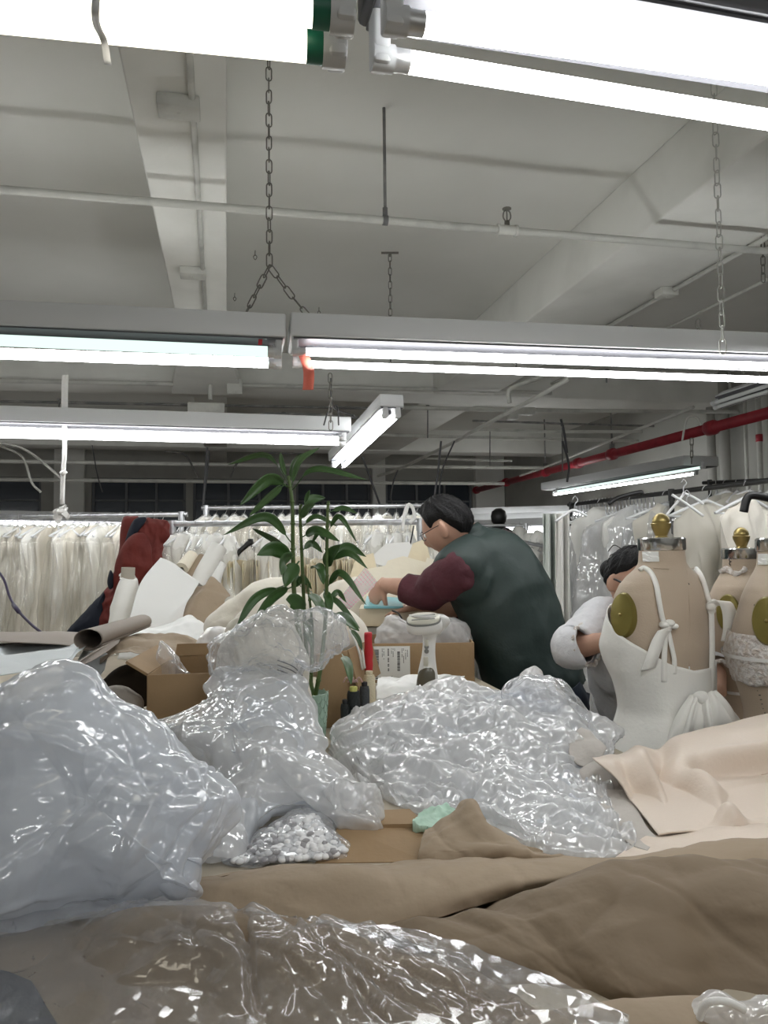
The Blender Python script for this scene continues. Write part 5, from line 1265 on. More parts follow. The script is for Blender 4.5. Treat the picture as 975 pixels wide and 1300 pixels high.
# draped bow at the back of the waist
def fan(curves, seed, npl, am):
    m = sheet_free(curves, 90, 50); V = m.verts().reshape(50, 90, 3); N_ = m.normals().reshape(50, 90, 3); u = np.linspace(0, 1, 90)[None, :]; v = np.linspace(0, 1, 50)[:, None]
    h = am * (np.sin(u * PI * 2 * npl + 1.2 * np.sin(v * 2.2 + seed)) + .4 * np.sin(u * PI * 2 * npl * 1.7 + seed + v)) * (.25 + .75 * np.minimum(1, v * 1.6))
    m.setv((V + N_ * h[..., None]).reshape(-1, 3)); return m
def sheet_free(curves, nu, nv):
    C_ = np.array([catmull([P(*q) for q in c], nu) for c in curves]); return MB().grid(np.array([catmull(C_[:, j], nv) for j in range(nu)]).transpose(1, 0, 2))
b = fan([[(874, 884, 2.05), (881, 882, 2.03), (888, 884, 2.03), (893, 888, 2.05)], [(858, 905, 2.04), (870, 908, 2.0), (882, 910, 1.99), (892, 908, 2.03)], [(845, 930, 2.05), (860, 936, 1.99), (878, 940, 1.98), (890, 936, 2.02)], [(832, 952, 2.07), (855, 962, 2.0), (878, 966, 1.98), (893, 960, 2.02)]], 1, 3, .010); o = part(rt, 'draped_bow', b, M['crepe'], True); solidify(o, .003)
b = fan([[(890, 886, 2.04), (898, 880, 2.03), (905, 877, 2.04), (909, 878, 2.06)], [(888, 905, 2.01), (902, 900, 2.0), (914, 892, 2.02), (921, 892, 2.07)], [(886, 930, 2.0), (904, 925, 1.99), (922, 910, 2.02), (931, 906, 2.08)], [(885, 958, 2.01), (908, 950, 2.0), (930, 928, 2.03), (938, 920, 2.09)]], 2, 3, .010); o = part(rt, 'draped_bow', b, M['crepe'], True); solidify(o, .003)
k = MB(); k.sphere(P(888, 885, 2.03), (.022, .018, .018), 16, 10); k.displace(folds(k.verts(), 4, 30, .005, 2)); part(rt, 'bow_knot', k, M['crepe'], True)
# ---- second and third form
F2 = Form(942, 708, 2.62, 52, .98)
rt = thing('dress_form', 'linen dress form with a black number on its neck, behind the others', 'dress form', tuple(F2.c)); F2.body(rt)
k = MB(); cc_ = F2.hit(928, 713, .003)
for s in (1, -1):
    k.tube([cc_ + RH * .0058 * math.cos(t) + _up * (.0068 * math.sin(t) + s * .0062) for t in np.linspace(0, 2 * PI, 16, endpoint=False)], .0014, 6, closed=True)
part(rt, 'number', k, M['ink'], True)
k = MB(); k.tube([F2.hit(x, y, .010) for x, y in ((915, 726), (922, 722), (930, 727), (938, 728), (946, 722))], [.008, .011, .009, .011, .008], 8, smooth=24); k.displace(waves(k.verts(), 4, 30, .004)); part(rt, 'lace_collar', k, M['lace'], True)
part(rt, 'waist_tape', F2.ring_band(F2.z0 - .445, F2.z0 - .455, .004), M['whitecloth'], True)
F3 = Form(993, 698, 2.10, 52, 1.0)
rt = thing('dress_form', 'linen dress form with a lace belt and stitched seams, cut by the frame', 'dress form', tuple(F3.c)); F3.body(rt)
k = F3.patch(962, 703, 985, 717, .006); part(rt, 'neck_label', k, M['paperwhite'], False, 'white label on the neck')
k = MB()
for (x0, y0, x1, y1) in ((959, 768, 963, 797), (958, 860, 972, 905)):
    for t in np.linspace(0, 1, 9):
        a = F3.hit(x0 + (x1 - x0) * t, y0 + (y1 - y0) * t, .001); k.tube([a - RH * .004, a + RH * .004], .0012, 5)
part(rt, 'stitching', k, M['threadgrey'], True)
for lst in ([(962, 765), (963, 795)], [(952, 858), (962, 890), (972, 910)]): part(rt, 'seam', F3.seam(lst), M['linen'], True)
rt = thing('lace_belt', 'white lace belt pinned round the form cut by the frame', 'belt', tuple(F3.c + _up * 1.0))
b = F3.ring_band(F3.z0 - .225, F3.z0 - .36, .007, k=16, wob=.004); b.displace(folds(b.verts(), 3, 30, .004, 2)); o = part(rt, 'band', b, M['lace'], True); solidify(o, .003, 1)
b = F3.ring_band(F3.z0 - .283, F3.z0 - .293, .013); part(rt, 'waist_tape', b, M['whitecloth'], True)
# ================================================================ PEOPLE
def head_mb(c, Fd, Ud, sc=1.0, nu=56, nv=44):
    """head sculpted about its centre; Fd forward, Ud up"""
    Fd = unit(Fd); Ud = unit(np.asarray(Ud) - Fd * np.dot(Ud, Fd)); Ld = np.cross(Ud, Fd)
    def surf(az, el, lift=0.0):
        ca, sa, ce, se = math.cos(az), math.sin(az), math.cos(el), math.sin(el)
        x, y, z = ca * ce, sa * ce, se              # forward, left, up
        w, dp, h = .076, .098, .118
        if z < 0:                                    # jaw narrows, back of the skull rises to the nape
            w *= 1 - .22 * (-z) ** 1.5 * (1 if x > 0 else .8); dp *= 1 - (.08 if x > 0 else .28) * (-z)
        p = np.array([x * dp, y * w, z * h])
        def g(a0, e0, sa_, se_): return math.exp(-((az - a0) / sa_) ** 2 - ((el - e0) / se_) ** 2)
        a_ = (az + PI) % (2 * PI) - PI; az = a_
        f = .021 * g(0, -.22, .14, .22) + .010 * g(0, -.02, .10, .25)     # nose
        f += .006 * g(0, .17, .6, .12)                                     # brow
        f -= .009 * (g(.36, .03, .20, .12) + g(-.36, .03, .20, .12))       # eye sockets
        f += .006 * g(0, -.56, .25, .09) + .005 * g(0, -.70, .22, .07) - .004 * g(0, -.63, .3, .05)   # lips
        f += .009 * g(0, -.98, .32, .18)                                   # chin
        f += .004 * (g(.75, -.2, .3, .25) + g(-.75, -.2, .3, .25))         # cheekbones
        p = p * sc * (1 + (f + lift) / max(np.linalg.norm(p), .05))
        return np.asarray(c) + p[0] * Fd + p[1] * Ld + p[2] * Ud
    mb = MB(); rings = []
    for i in range(nv + 1):
        el = -PI / 2 + PI * i / nv; el = max(-PI / 2 + .02, min(PI / 2 - .02, el))
        rings.append([surf(2 * PI * k / nu, el) for k in range(nu)])
    mb.loft(rings, True, True)
    for s in (1, -1):                                # ears
        e = np.asarray(c) + Ld * s * .076 * sc - Fd * .012 * sc - Ud * .012 * sc
        mb.sphere(e + Ld * s * .004, (.023 * sc, .012 * sc, .036 * sc), 14, 10, ax=(unit(Fd - Ld * s * .5), unit(Ld * s + Fd * .5), Ud))
    return mb, surf, (Fd, Ld, Ud)
def hair_mb(surf, line, lift, seed, nu=96, nv=60, fr=260, am=.004):
    """hair shell above the hairline; line(azimuth from the brow) gives the lowest elevation"""
    rings_o = []; rng_ = np.random.RandomState(seed); ph = rng_.rand(8) * 6
    V = []; idx = {}
    mb = MB(); rows = []
    for i in range(nv + 1):
        row = []
        for k in range(nu):
            az = 2 * PI * k / nu; a_ = (az + PI) % (2 * PI) - PI; lo = line(abs(a_), a_); t = i / nv
            el = lo + (PI / 2 - .02 - lo) * t
            strands = am * (math.sin(az * 31 + 3 * math.sin(el * 6 + ph[0])) * .5 + math.sin(az * 57 + ph[1] + el * 9) * .5) * math.cos(el) + am * .8 * math.sin(az * 11 + el * 7 + ph[2])
            edge = min(1, t * 7); row.append(surf(az, el, lift * (.25 + .75 * edge) + strands * edge))
        rows.append(row)
    inner = [[surf(2 * PI * k / nu, (lambda lo: lo + .01)(line(abs((2 * PI * k / nu + PI) % (2 * PI) - PI), 0)), -.004) for k in range(nu)]]
    mb.loft(inner + rows, True, True)
    return mb
def hand(mb, wrist, fdir, pnorm, sc=1.0, curl=(.5, .5, .5, .5), thumb_side=1, spread=.10, thumb_curl=.5):
    """palm and five unequal, jointed fingers. fdir: towards the finger tips; pnorm: out of the palm"""
    f = unit(fdir); n = unit(np.asarray(pnorm) - f * np.dot(pnorm, f)); s = np.cross(n, f) * thumb_side
    w = np.asarray(wrist, float); L = .092 * sc
    rings = []
    for t, hw, ht in ((-.25, .026, .021), (0, .030, .021), (.3, .038, .019), (.65, .042, .016), (.95, .042, .013), (1.05, .036, .009)):
        rings.append([w + f * L * t + s * hw * sc * math.cos(a) + n * ht * sc * math.sin(a) for a in np.arange(16) * 2 * PI / 16])
    mb.loft(rings, True, True)
    for i, (off, ln, r) in enumerate(((.031, .072, .0088), (.011, .080, .0092), (-.010, .074, .0087), (-.030, .058, .0078))):
        b = w + f * L * .88 + s * off * sc; d = unit(f + s * off * spread * 20 * .5); pts = [b]; rr = [r * sc * 1.05]; ang = 0
        for j, fr in enumerate((.45, .30, .25)):
            ang += curl[i] * (.75 if j == 0 else 1.0); v = d * math.cos(ang) + n * math.sin(ang); pts.append(pts[-1] + v * ln * fr * sc); rr.append(r * sc * (1 - .10 * (j + 1)))
        mb.tube(pts, rr, 10, smooth=14); mb.sphere(pts[-1], rr[-1], 10, 6)
    b = w + f * L * .22 + s * .030 * sc; v1 = unit(f * .7 + s * .75 + n * .25); p1 = b + v1 * .036 * sc; v2 = unit(v1 + f * .4 + n * thumb_curl); p2 = p1 + v2 * .030 * sc; v3 = unit(v2 + n * thumb_curl * .7); p3 = p2 + v3 * .024 * sc
    mb.tube([b - v1 * .012 * sc, b, p1, p2, p3], [.013 * sc, .0135 * sc, .0115 * sc, .0098 * sc, .008 * sc], 10, smooth=16); mb.sphere(p3, .008 * sc, 10, 6)
def tube_rings(path, W0):
    """rings of an elliptic trunk; path rows: centre, half width, half depth"""
    C = catmull([p[0] for p in path], 44); A = catmull([(p[1], p[2], 0) for p in path], 44); rings = []
    for i in range(len(C)):
        T = unit(C[min(i + 1, 43)] - C[max(i - 1, 0)]); W = unit(W0 - T * np.dot(W0, T)); D = np.cross(T, W); a, b = A[i, 0], A[i, 1]
        rings.append([C[i] + W * a * math.copysign(abs(math.cos(t)) ** .85, math.cos(t)) + D * b * math.copysign(abs(math.sin(t)) ** .85, math.sin(t)) for t in np.arange(56) * 2 * PI / 56])
    return rings
def grow(path, k):
    return [(p[0], p[1] + k, p[2] + k) for p in path]
def body_mods(o, vox=.006):
    m = o.modifiers.new('skin', 'REMESH'); m.mode = 'VOXEL'; m.voxel_size = vox; m.use_smooth_shade = True
    s = o.modifiers.new('soft', 'SMOOTH'); s.factor = .5; s.iterations = 3
def floor_at(p, z=.0): return np.array([p[0], p[1], z])

# ---------------------------------------------------------------- man in the dark green vest, bending over the table
man = thing('person', 'man in dark green vest and maroon sleeves bending over the table', 'person', tuple(floor_at(P(690, 880, 3.0))))
fa_ = math.radians(60); mF = -math.cos(fa_) * RH + math.sin(fa_) * FH; mL = np.cross(_up, mF)
tp = [(P(694, 912, 3.0), .175, .125), (P(687, 885, 3.0), .185, .13), (P(673, 845, 3.0), .190, .13), (P(656, 800, 3.01), .195, .13), (P(638, 755, 3.02), .200, .13), (P(622, 722, 3.03), .190, .12), (P(609, 702, 3.04), .150, .10), (P(599, 688, 3.05), .085, .072), (P(588, 676, 3.06), .058, .056)]
b = MB(); b.loft(tube_rings(tp, mL), True, True)
hc_ = P(567, 669, 3.02); hF = unit(-math.cos(math.radians(28)) * RH + math.sin(math.radians(28)) * FH - _up * .42); hU = unit(_up - RH * .25)
hm, msurf, (hf, hl, hu) = head_mb(hc_, hF, hU, 1.02)
b.add(hm.verts(), hm.f)
b.tube([P(600, 692, 3.05), P(586, 680, 3.05), P(574, 676, 3.03)], [.062, .058, .055], 18, smooth=10)
lsh, lel, lwr = P(579, 726, 2.89), P(541, 750, 3.00), P(486, 742, 3.13)
rsh, rel_, rwr = P(640, 702, 3.17), P(594, 772, 3.15), P(532, 769, 3.13)
b.tube([P(606, 720, 2.97), lsh, (lsh + lel) / 2, lel, (lel * .6 + lwr * .4), lwr], [.08, .066, .052, .044, .042, .029], 18, smooth=26)
b.tube([P(622, 705, 3.10), rsh, (rsh + rel_) / 2, rel_, (rel_ * .6 + rwr * .4), rwr], [.08, .066, .052, .043, .041, .028], 18, smooth=26)
hand(b, lwr, P(474, 760, 3.16) - lwr, unit(RH * .7 - _up * .1 + FH * .6), .98, curl=(.35, .5, .55, .6), thumb_side=-1, thumb_curl=.4)
hand(b, rwr, P(484, 778, 3.12) - rwr, unit(-_up + FH * .1), .98, curl=(.10, .12, .14, .18), thumb_side=1, thumb_curl=.2)
hips = [P(668, 900, 2.93), P(708, 905, 3.04)]
for q, hp in enumerate(hips):
    kn = floor_at(hp, .48) + mF * .05; an = floor_at(hp, .09) - mF * .02
    b.tube([hp + _up * .02, (hp + kn) / 2, kn, (kn * .65 + an * .35), an], [.098, .082, .058, .056, .038], 16, smooth=20)
    b.tube([an - mF * .05 - _up * .04, an + mF * .02 - _up * .035, an + mF * .15 - _up * .055], [.036, .042, .026], 12, smooth=10)
o = part(man, 'body', b, M['skin'], True); body_mods(o)
# hair, spectacles
k = hair_mb(msurf, lambda a, s: float(np.interp(a, [0, .5, .9, 1.2, 1.4, 1.75, 2.0, 2.4, PI], [.80, .72, .52, .12, .26, .30, -.05, -.40, -.52])), .016, 3); part(man, 'hair', k, M['hair'], True)
k = MB(); lens = MB()
for s in (1, -1):
    cx = hc_ + hf * .102 + hl * s * .031 + hu * .004
    rr = [cx + hl * .024 * math.cos(t) * 1.05 + hu * .019 * math.sin(t) - hf * .006 * abs(math.cos(t)) for t in np.linspace(0, 2 * PI, 28, endpoint=False)]
    k.tube(rr, .0016, 6, closed=True); lens.slab(rr, .0012, hf)
    k.tube([cx + hl * s * .025 + hu * .006, hc_ + hf * .06 + hl * s * .080 + hu * .010, hc_ - hf * .005 + hl * s * .084 + hu * .012, hc_ - hf * .022 + hl * s * .082 - hu * .006], .0017, 6, smooth=20)
k.tube([hc_ + hf * .106 + hl * .008 + hu * .007, hc_ + hf * .110 + hu * .009, hc_ + hf * .106 - hl * .008 + hu * .007], .0015, 6, smooth=8)
g = part(man, 'spectacles', k, M['glasses'], True); part(g, 'lenses', lens, M['lens'], False)
ey = MB()
for s in (1, -1): ey.sphere(hc_ + hf * .083 + hl * s * .031 + hu * .003, .012, 12, 8)
part(man, 'eyes', ey, M['paperwhite'], True)
# vest
vp = [(P(692, 894, 3.0), .208, .155)] + [(c, a + .020, d + .022) for c, a, d in tp[1:7]] + [(P(600, 690, 3.05), .100, .088), (P(592, 679, 3.055), .078, .074)]
k = MB(); k.loft(tube_rings(vp, mL), True, True); V = k.verts(); k.displace(folds(V, 31, 7, .010, 4, .55) + creases(V, 32, 6, .006, 6, 8) + waves(V, 33, 2.2, .004))
for sh, nk in ((lsh, P(603, 696, 3.00)), (rsh, P(612, 690, 3.09))):
    d_ = unit(sh - nk); k.tube([nk, nk * .5 + sh * .5 - _up * .012, sh - d_ * .030 - _up * .018, sh + d_ * .006 - _up * .022], [.08, .104, .112, .104], 28, smooth=18)
    k.tube([sh - d_ * .02 - _up * .03, sh * .6 + P(640, 765, 3.0) * .4], [.092, .11], 24, smooth=10)
vest = part(man, 'vest', k, M['vest'], True); body_mods(vest, .009); vest.modifiers['soft'].iterations = 8
tx = bpy.data.textures.new('vest folds', 'CLOUDS'); tx.noise_scale = .16; tx.noise_depth = 2
dm = vest.modifiers.new('folds', 'DISPLACE'); dm.texture = tx; dm.strength = .008; dm.mid_level = .5; dm.texture_coords = 'LOCAL'
k = MB(); c0 = P(594, 682, 3.053); ax = unit(P(588, 673, 3.06) - P(602, 694, 3.05)); k.lathe([(.074, -.012), (.076, .01), (.071, .030), (.066, .030), (.068, -.01)], c0, 30, ax, cap=False); part(vest, 'collar', k, M['vest'], True)
k = MB(); k.tube([P(625, 800, 2.855), P(604, 800, 2.90), P(596, 792, 2.93)], .003, 6, smooth=12); part(vest, 'pocket_seam', k, M['vestpipe'], True)
# shirt sleeves, trousers, shoes
def sleeve(name, pts, rad, m, seed, am=.008, parent=man, fq=16):
    k = MB(); k.tube(pts, rad, 36, smooth=48, cap=False); V = k.verts(); k.displace(folds(V, seed, fq, am, 3, .5)); o = part(parent, name, k, M[m], True); solidify(o, .004, 1); return o
lc = lel * .55 + lwr * .45
sleeve('shirt_sleeve', [lsh + unit(lsh - lel) * .088 - _up * .014, lsh + unit(lsh - lel) * .080 - _up * .014, lsh + unit(lsh - lel) * .05 - _up * .012, lsh * .8 + lel * .2 - _up * .010, (lsh + lel) / 2 - _up * .008, lel - _up * .010, lc], [.012, .050, .082, .085, .077, .067, .056], 'maroon', 41)
rc = rel_ * .85 + rwr * .15
sleeve('shirt_sleeve', [P(630, 705, 3.12), rsh, (rsh + rel_) / 2, rel_, rc], [.085, .085, .07, .06, .054], 'maroon', 42)
for q, hp in enumerate(hips):
    kn = floor_at(hp, .48) + mF * .05; an = floor_at(hp, .07) - mF * .02
    sleeve('trouser_leg', [hp + _up * .08, hp - _up * .02, (hp + kn) / 2, kn, an], [.12, .115, .098, .078, .068], 'darkblue', 43 + q, .008)
    k = MB(); k.tube([floor_at(an, .04) - mF * .075, floor_at(an, .045), floor_at(an, .04) + mF * .08, floor_at(an, .028) + mF * .175], [.036, .045, .044, .026], 14, smooth=16); V = k.verts(); V[:, 2] = np.maximum(V[:, 2], .003); k.setv(V); part(man, 'shoe', k, M['black'], True)
sleeve('trouser_seat', [P(684, 875, 3.0), P(692, 900, 3.0), P(694, 925, 3.0)], [.165, .17, .15], 'darkblue', 46, .006)

# ---------------------------------------------------------------- woman in white gauze behind the dress form
wm = thing('person', 'dark haired woman in white gauze blouse working behind the dress form', 'person', tuple(floor_at(P(822, 900, 2.86))))
wF = unit(-math.cos(math.radians(14)) * FH + math.sin(math.radians(14)) * RH); wL = np.cross(_up, wF)
tp = [(P(826, 935, 2.88), .160, .12), (P(822, 900, 2.86), .165, .12), (P(815, 865, 2.80), .150, .11), (P(810, 830, 2.72), .165, .12), (P(808, 800, 2.67), .170, .11), (P(807, 785, 2.64), .13, .09), (P(806, 776, 2.62), .07, .06), (P(806, 766, 2.61), .052, .052)]
b = MB(); b.loft(tube_rings(tp, wL), True, True)
wc = P(802, 737, 2.59); wfd = unit(-math.cos(math.radians(26)) * FH + math.sin(math.radians(26)) * RH - _up * .30)
hm, wsurf, (qf, ql, qu) = head_mb(wc, wfd, _up, .95); b.add(hm.verts(), hm.f)
b.tube([P(806, 780, 2.64), P(806, 760, 2.61), P(806, 748, 2.60)], [.054, .050, .05], 16, smooth=8)
s1, e1, w1_ = P(766, 788, 2.66), P(731, 822, 2.55), P(778, 812, 2.44)
s2, e2, w2_ = P(852, 790, 2.66), P(905, 838, 2.58), P(912, 878, 2.42)
b.tube([P(785, 792, 2.66), s1, (s1 + e1) / 2, e1, (e1 * .6 + w1_ * .4), w1_], [.065, .054, .045, .038, .037, .026], 16, smooth=24)
b.tube([P(835, 792, 2.66), s2, (s2 + e2) / 2, e2, (e2 * .6 + w2_ * .4), w2_], [.065, .054, .045, .038, .037, .026], 16, smooth=24)
hand(b, w1_, RH * .9 - FH * .2 + _up * .1, -FH * .2 + RH * -.3 - _up * .2 + FH, .9, curl=(.3, .35, .4, .45), thumb_side=1)
hand(b, w2_, -_up * .4 - RH * .9 - FH * .1, FH * .9 - _up * .1, .9, curl=(.3, .35, .4, .45), thumb_side=-1)
whips = [P(805, 915, 2.87), P(842, 915, 2.87)]
for hp in whips:
    kn = floor_at(hp, .44) + wF * .04; an = floor_at(hp, .08)
    b.tube([hp, (hp + kn) / 2, kn, (kn * .65 + an * .35), an], [.085, .075, .054, .05, .034], 16, smooth=20); b.tube([an - wF * .04 - _up * .04, an + wF * .03 - _up * .04, an + wF * .13 - _up * .055], [.03, .036, .022], 12, smooth=8)
o = part(wm, 'body', b, M['skin'], True); body_mods(o)
k = hair_mb(wsurf, lambda a, s: float(np.interp(a, [0, .5, .9, 1.2, 1.5, 1.8, 2.2, PI], [.86, .80, .66, .42, .30, .05, -.45, -.6])), .012, 5)
k.sphere(wc - qf * .105 + qu * .005, (.04, .045, .04), 16, 10)
for (x0, y0, x1, y1, x2, y2) in ((792, 699, 780, 692, 772, 700), (778, 720, 772, 728, 773, 742), (785, 704, 776, 704, 771, 714)): k.tube([P(x0, y0, 2.6), P(x1, y1, 2.58), P(x2, y2, 2.57)], .0016, 5, smooth=10)
part(wm, 'hair', k, M['hair'], True)
k = MB(); lens = MB()
for s in (1, -1):
    cx = wc + qf * .096 + ql * s * .030; rr = [cx + ql * .024 * math.cos(t) + qu * .018 * math.sin(t) for t in np.linspace(0, 2 * PI, 24, endpoint=False)]
    k.tube(rr, .0022, 6, closed=True); lens.slab(rr, .0012, qf)
    k.tube([cx + ql * s * .024 + qu * .005, wc + qf * .055 + ql * s * .077 + qu * .006, wc - qf * .005 + ql * s * .079 + qu * .006, wc - qf * .02 + ql * s * .077 - qu * .01], .0038, 6, smooth=18)
k.tube([wc + qf * .1 + ql * .008, wc + qf * .104, wc + qf * .1 - ql * .008], .002, 6)
g = part(wm, 'spectacles', k, M['glasses'], True); part(g, 'lenses', lens, M['lens'], False)
ey = MB()
for s in (1, -1): ey.sphere(wc + qf * .077 + ql * s * .029 + qu * .003, .011, 12, 8)
part(wm, 'eyes', ey, M['paperwhite'], True)
bp_ = [(P(830, 960, 2.9), .195, .15), (P(822, 900, 2.86), .185, .14), (P(814, 865, 2.80), .185, .14), (P(808, 830, 2.72), .19, .14), (P(807, 802, 2.67), .188, .125), (P(807, 788, 2.645), .15, .105), (P(806, 779, 2.63), .085, .075)]
k = MB(); k.loft(tube_rings(bp_, wL), True, False); V = k.verts(); k.displace(folds(V, 51, 7, .022, 3) + waves(V, 52, 3, .006)); bl = part(wm, 'blouse', k, M['blouse'], True); solidify(bl, .004, 1)
sleeve('blouse_sleeve', [P(785, 790, 2.66), s1, (s1 + e1) / 2 + _up * .0, e1 - RH * .004, e1 * .72 + w1_ * .28], [.080, .083, .079, .079, .062], 'blouse', 53, .012, wm, 12)
sleeve('blouse_sleeve', [P(838, 790, 2.66), s2, (s2 + e2) / 2, e2, e2 * .55 + w2_ * .45], [.082, .085, .078, .062, .058], 'blouse', 54, .012, wm, 12)
k = MB(); c = e2 * .5 + w2_ * .5; dd_ = unit(w2_ - e2); t1 = unit(np.cross(dd_, _up)); t2 = np.cross(dd_, t1)
k.tube([c + (t1 * math.cos(t) + t2 * math.sin(t)) * (.058 + .004 * math.sin(9 * t)) for t in np.linspace(0, 2 * PI, 48, endpoint=False)], .007, 8, closed=True); part(wm, 'cuff', k, M['lace'], True)
k = MB(); c = e1 * .70 + w1_ * .30; dd_ = unit(w1_ - e1); t1 = unit(np.cross(dd_, _up)); t2 = np.cross(dd_, t1)
k.tube([c + (t1 * math.cos(t) + t2 * math.sin(t)) * (.068 + .004 * math.sin(11 * t)) for t in np.linspace(0, 2 * PI, 48, endpoint=False)], .007, 8, closed=True); part(wm, 'cuff', k, M['lace'], True)
for q, hp in enumerate(whips):
    kn = floor_at(hp, .44) + wF * .04; an = floor_at(hp, .07); sleeve('trouser_leg', [hp + _up * .05, hp - _up * .02, (hp + kn) / 2, kn, an], [.10, .1, .09, .075, .07], 'darkblue', 55 + q, .006, wm)
    k = MB(); k.tube([floor_at(an, .04) - wF * .065, floor_at(an, .045), floor_at(an, .028) + wF * .15], [.034, .042, .024], 14, smooth=14); V = k.verts(); V[:, 2] = np.maximum(V[:, 2], .003); k.setv(V); part(wm, 'shoe', k, M['black'], True)
# ================================================================ PLANT
pb = ground(393, 930, 1.86, TZ + .001); pot_top = P(393, 880, 1.86)[2]
rt = thing('potted_bamboo', 'tall leafy bamboo plant in a mint green embossed pot', 'plant', tuple(pb))
H = pot_top - pb[2]
k = MB(); k.lathe([(.002, .0), (.034, .0), (.037, .006), (.043, H * .5), (.047, H - .004), (.0475, H), (.044, H + .001), (.042, H - .03), (.002, H - .03)], pb, 48, cap=False); pot = part(rt, 'pot', k, M['mint'], 'auto', 'mint green pot')
k = MB()
for i in range(9):
    for j in range(11):
        th = 2 * PI * (j + .5 * (i % 2)) / 11; zz = H * (.08 + .105 * i); r = .0365 + .0105 * zz / H + .0012
        c = lambda u, v: pb + _up * (zz + v) + np.array([math.cos(th + u), math.sin(th + u), 0]) * r
        k.tube([c(0, -.010), c(.20, .0), c(.10, .009), c(0, .014), c(-.10, .009), c(-.20, .0), c(0, -.010)], .0009, 5, smooth=16)
part(pot, 'embossed_leaves', k, M['mint'], True)
k = MB(); k.lathe([(.002, H - .022), (.03, H - .02), (.042, H - .024)], pb, 24, cap=False); part(rt, 'soil', k, M['soil'], True)
PD = 1.86
stalks = [[(397, 885), (384, 830), (374, 760), (372, 700), (371, 640), (366, 604)], [(398, 885), (390, 840), (386, 770), (383, 700), (381, 650), (383, 640)], [(400, 885), (408, 840), (414, 770), (415, 700), (416, 650), (417, 636)], [(394, 885), (396, 830), (395, 780), (390, 740)]]
for i, s in enumerate(stalks):
    dd_ = (0, .03, -.02, .015)[i]; pts = [P(x, y, PD + dd_ * min(1, j)) for j, (x, y) in enumerate(s)]
    r0 = (.0075, .0058, .0058, .005)[i]; k = MB(); k.tube(pts, np.linspace(r0, r0 * .55, len(pts)), 10, smooth=60)
    for t in range(6, 58, 6):
        C_ = catmull(pts, 60)[t]; k.tube([C_ - _up * .0022, C_ + _up * .0022], r0 * (1.25 - .5 * t / 60), 10)
    part(rt, 'stalk', k, M['stem'], True)
def leaf(pts, w, dd, m='leaf', pet=.12, seed=0):
    r = np.random.RandomState(seed + 3); d0_, d1_, d2_ = dd
    C_ = catmull([P(pts[0][0], pts[0][1], d0_), P(pts[1][0], pts[1][1], d1_), P(pts[2][0], pts[2][1], d2_)], 30); T = np.gradient(C_, axis=0)
    G = []; tw = r.uniform(-.5, .5)
    for i in range(30):
        t = i / 29; t_ = unit(T[i]); v = unit(CAM - C_[i]); s = unit(np.cross(t_, v)); n_ = np.cross(s, t_); a = tw + r.uniform(-.02, .02) + .5 * math.sin(t * 3)
        s = s * math.cos(a) + n_ * math.sin(a); n_ = np.cross(s, t_)
        u = max(0, (t - pet) / (1 - pet)); hw = w * .5 * (.08 * (1 - u) + .92 * (u ** .62) * (1 - u) ** .95 * 2.8) if u > 0 else w * .05
        if t > .985: hw = w * .01
        G.append([C_[i] + s * hw * q + n_ * hw * (.30 * abs(q) - .12) for q in (-1, -.6, -.25, 0, .25, .6, 1)])
    k = MB(); k.grid(G); o = part(rt, 'leaf', k, M[m], True); m_ = o.modifiers.new('thickness', 'SOLIDIFY'); m_.thickness = .0006
    return o
LV = [(((366, 618), (340, 609), (304, 642)), 17, -.10), (((363, 614), (342, 630), (316, 655)), 16, -.05), (((371, 690), (338, 656), (284, 679)), 12, -.06), (((370, 702), (346, 684), (320, 671)), 12, .08), (((375, 712), (350, 697), (326, 705)), 19, -.08), (((374, 706), (361, 711), (357, 730)), 18, -.10), (((380, 712), (369, 727), (362, 746)), 19, -.06), (((373, 744), (346, 758), (322, 789)), 16, -.10), (((361, 743), (324, 760), (298, 802)), 11, -.12), (((390, 779), (374, 763), (363, 761)), 19, -.06), (((369, 622), (380, 586), (406, 568)), 11, .05), (((366, 614), (338, 578), (289, 590)), 8, .10), (((371, 622), (400, 596), (466, 609)), 11, -.02), (((384, 646), (396, 634), (413, 632)), 12, .05), (((381, 662), (389, 646), (400, 640)), 10, -.05), (((383, 682), (402, 674), (431, 687)), 14, -.06), (((416, 676), (431, 656), (454, 690)), 6.5, -.05), (((413, 724), (419, 706), (432, 691)), 17, -.04), (((416, 713), (440, 694), (465, 707)), 11, .06), (((414, 715), (442, 702), (467, 722)), 9, -.04), (((413, 749), (433, 728), (465, 768)), 10, -.08), (((397, 718), (405, 722), (411, 742)), 18, -.06), (((394, 750), (402, 763), (412, 780)), 18, -.09), (((411, 748), (417, 760), (420, 780)), 11, -.06), (((416, 754), (432, 768), (457, 798)), 8, -.03), (((421, 777), (438, 786), (456, 801)), 17, -.12), (((443, 796), (454, 810), (460, 826)), 9, -.02), (((434, 830), (441, 843), (446, 869)), 13, -.14), (((418, 650), (436, 645), (454, 652)), 7, .05), (((384, 668), (402, 656), (428, 668)), 9, .05), (((383, 700), (396, 690), (410, 702)), 9, .08), (((372, 750), (384, 735), (396, 748)), 9, .06), (((396, 780), (392, 800), (398, 825)), 12, -.03), (((415, 690), (405, 676), (396, 690)), 8, .05), (((368, 612), (372, 590), (382, 576)), 8, -.03), (((365, 610), (358, 588), (356, 574)), 7, .02), (((386, 640), (390, 630), (393, 622)), 6, 0), (((415, 770), (428, 752), (440, 765)), 8, .08), (((382, 745), (373, 728), (360, 728)), 8, .09)]
for i, (pts, w, dd_) in enumerate(LV):
    leaf(pts, w * 1.86 / 940 * 1.08, (PD, PD + dd_ * .6, PD + dd_), 'leafpale' if i in (1, 10, 11, 13, 14, 34, 35) else 'leaf', .14 if i not in (12, 11) else .30, i)

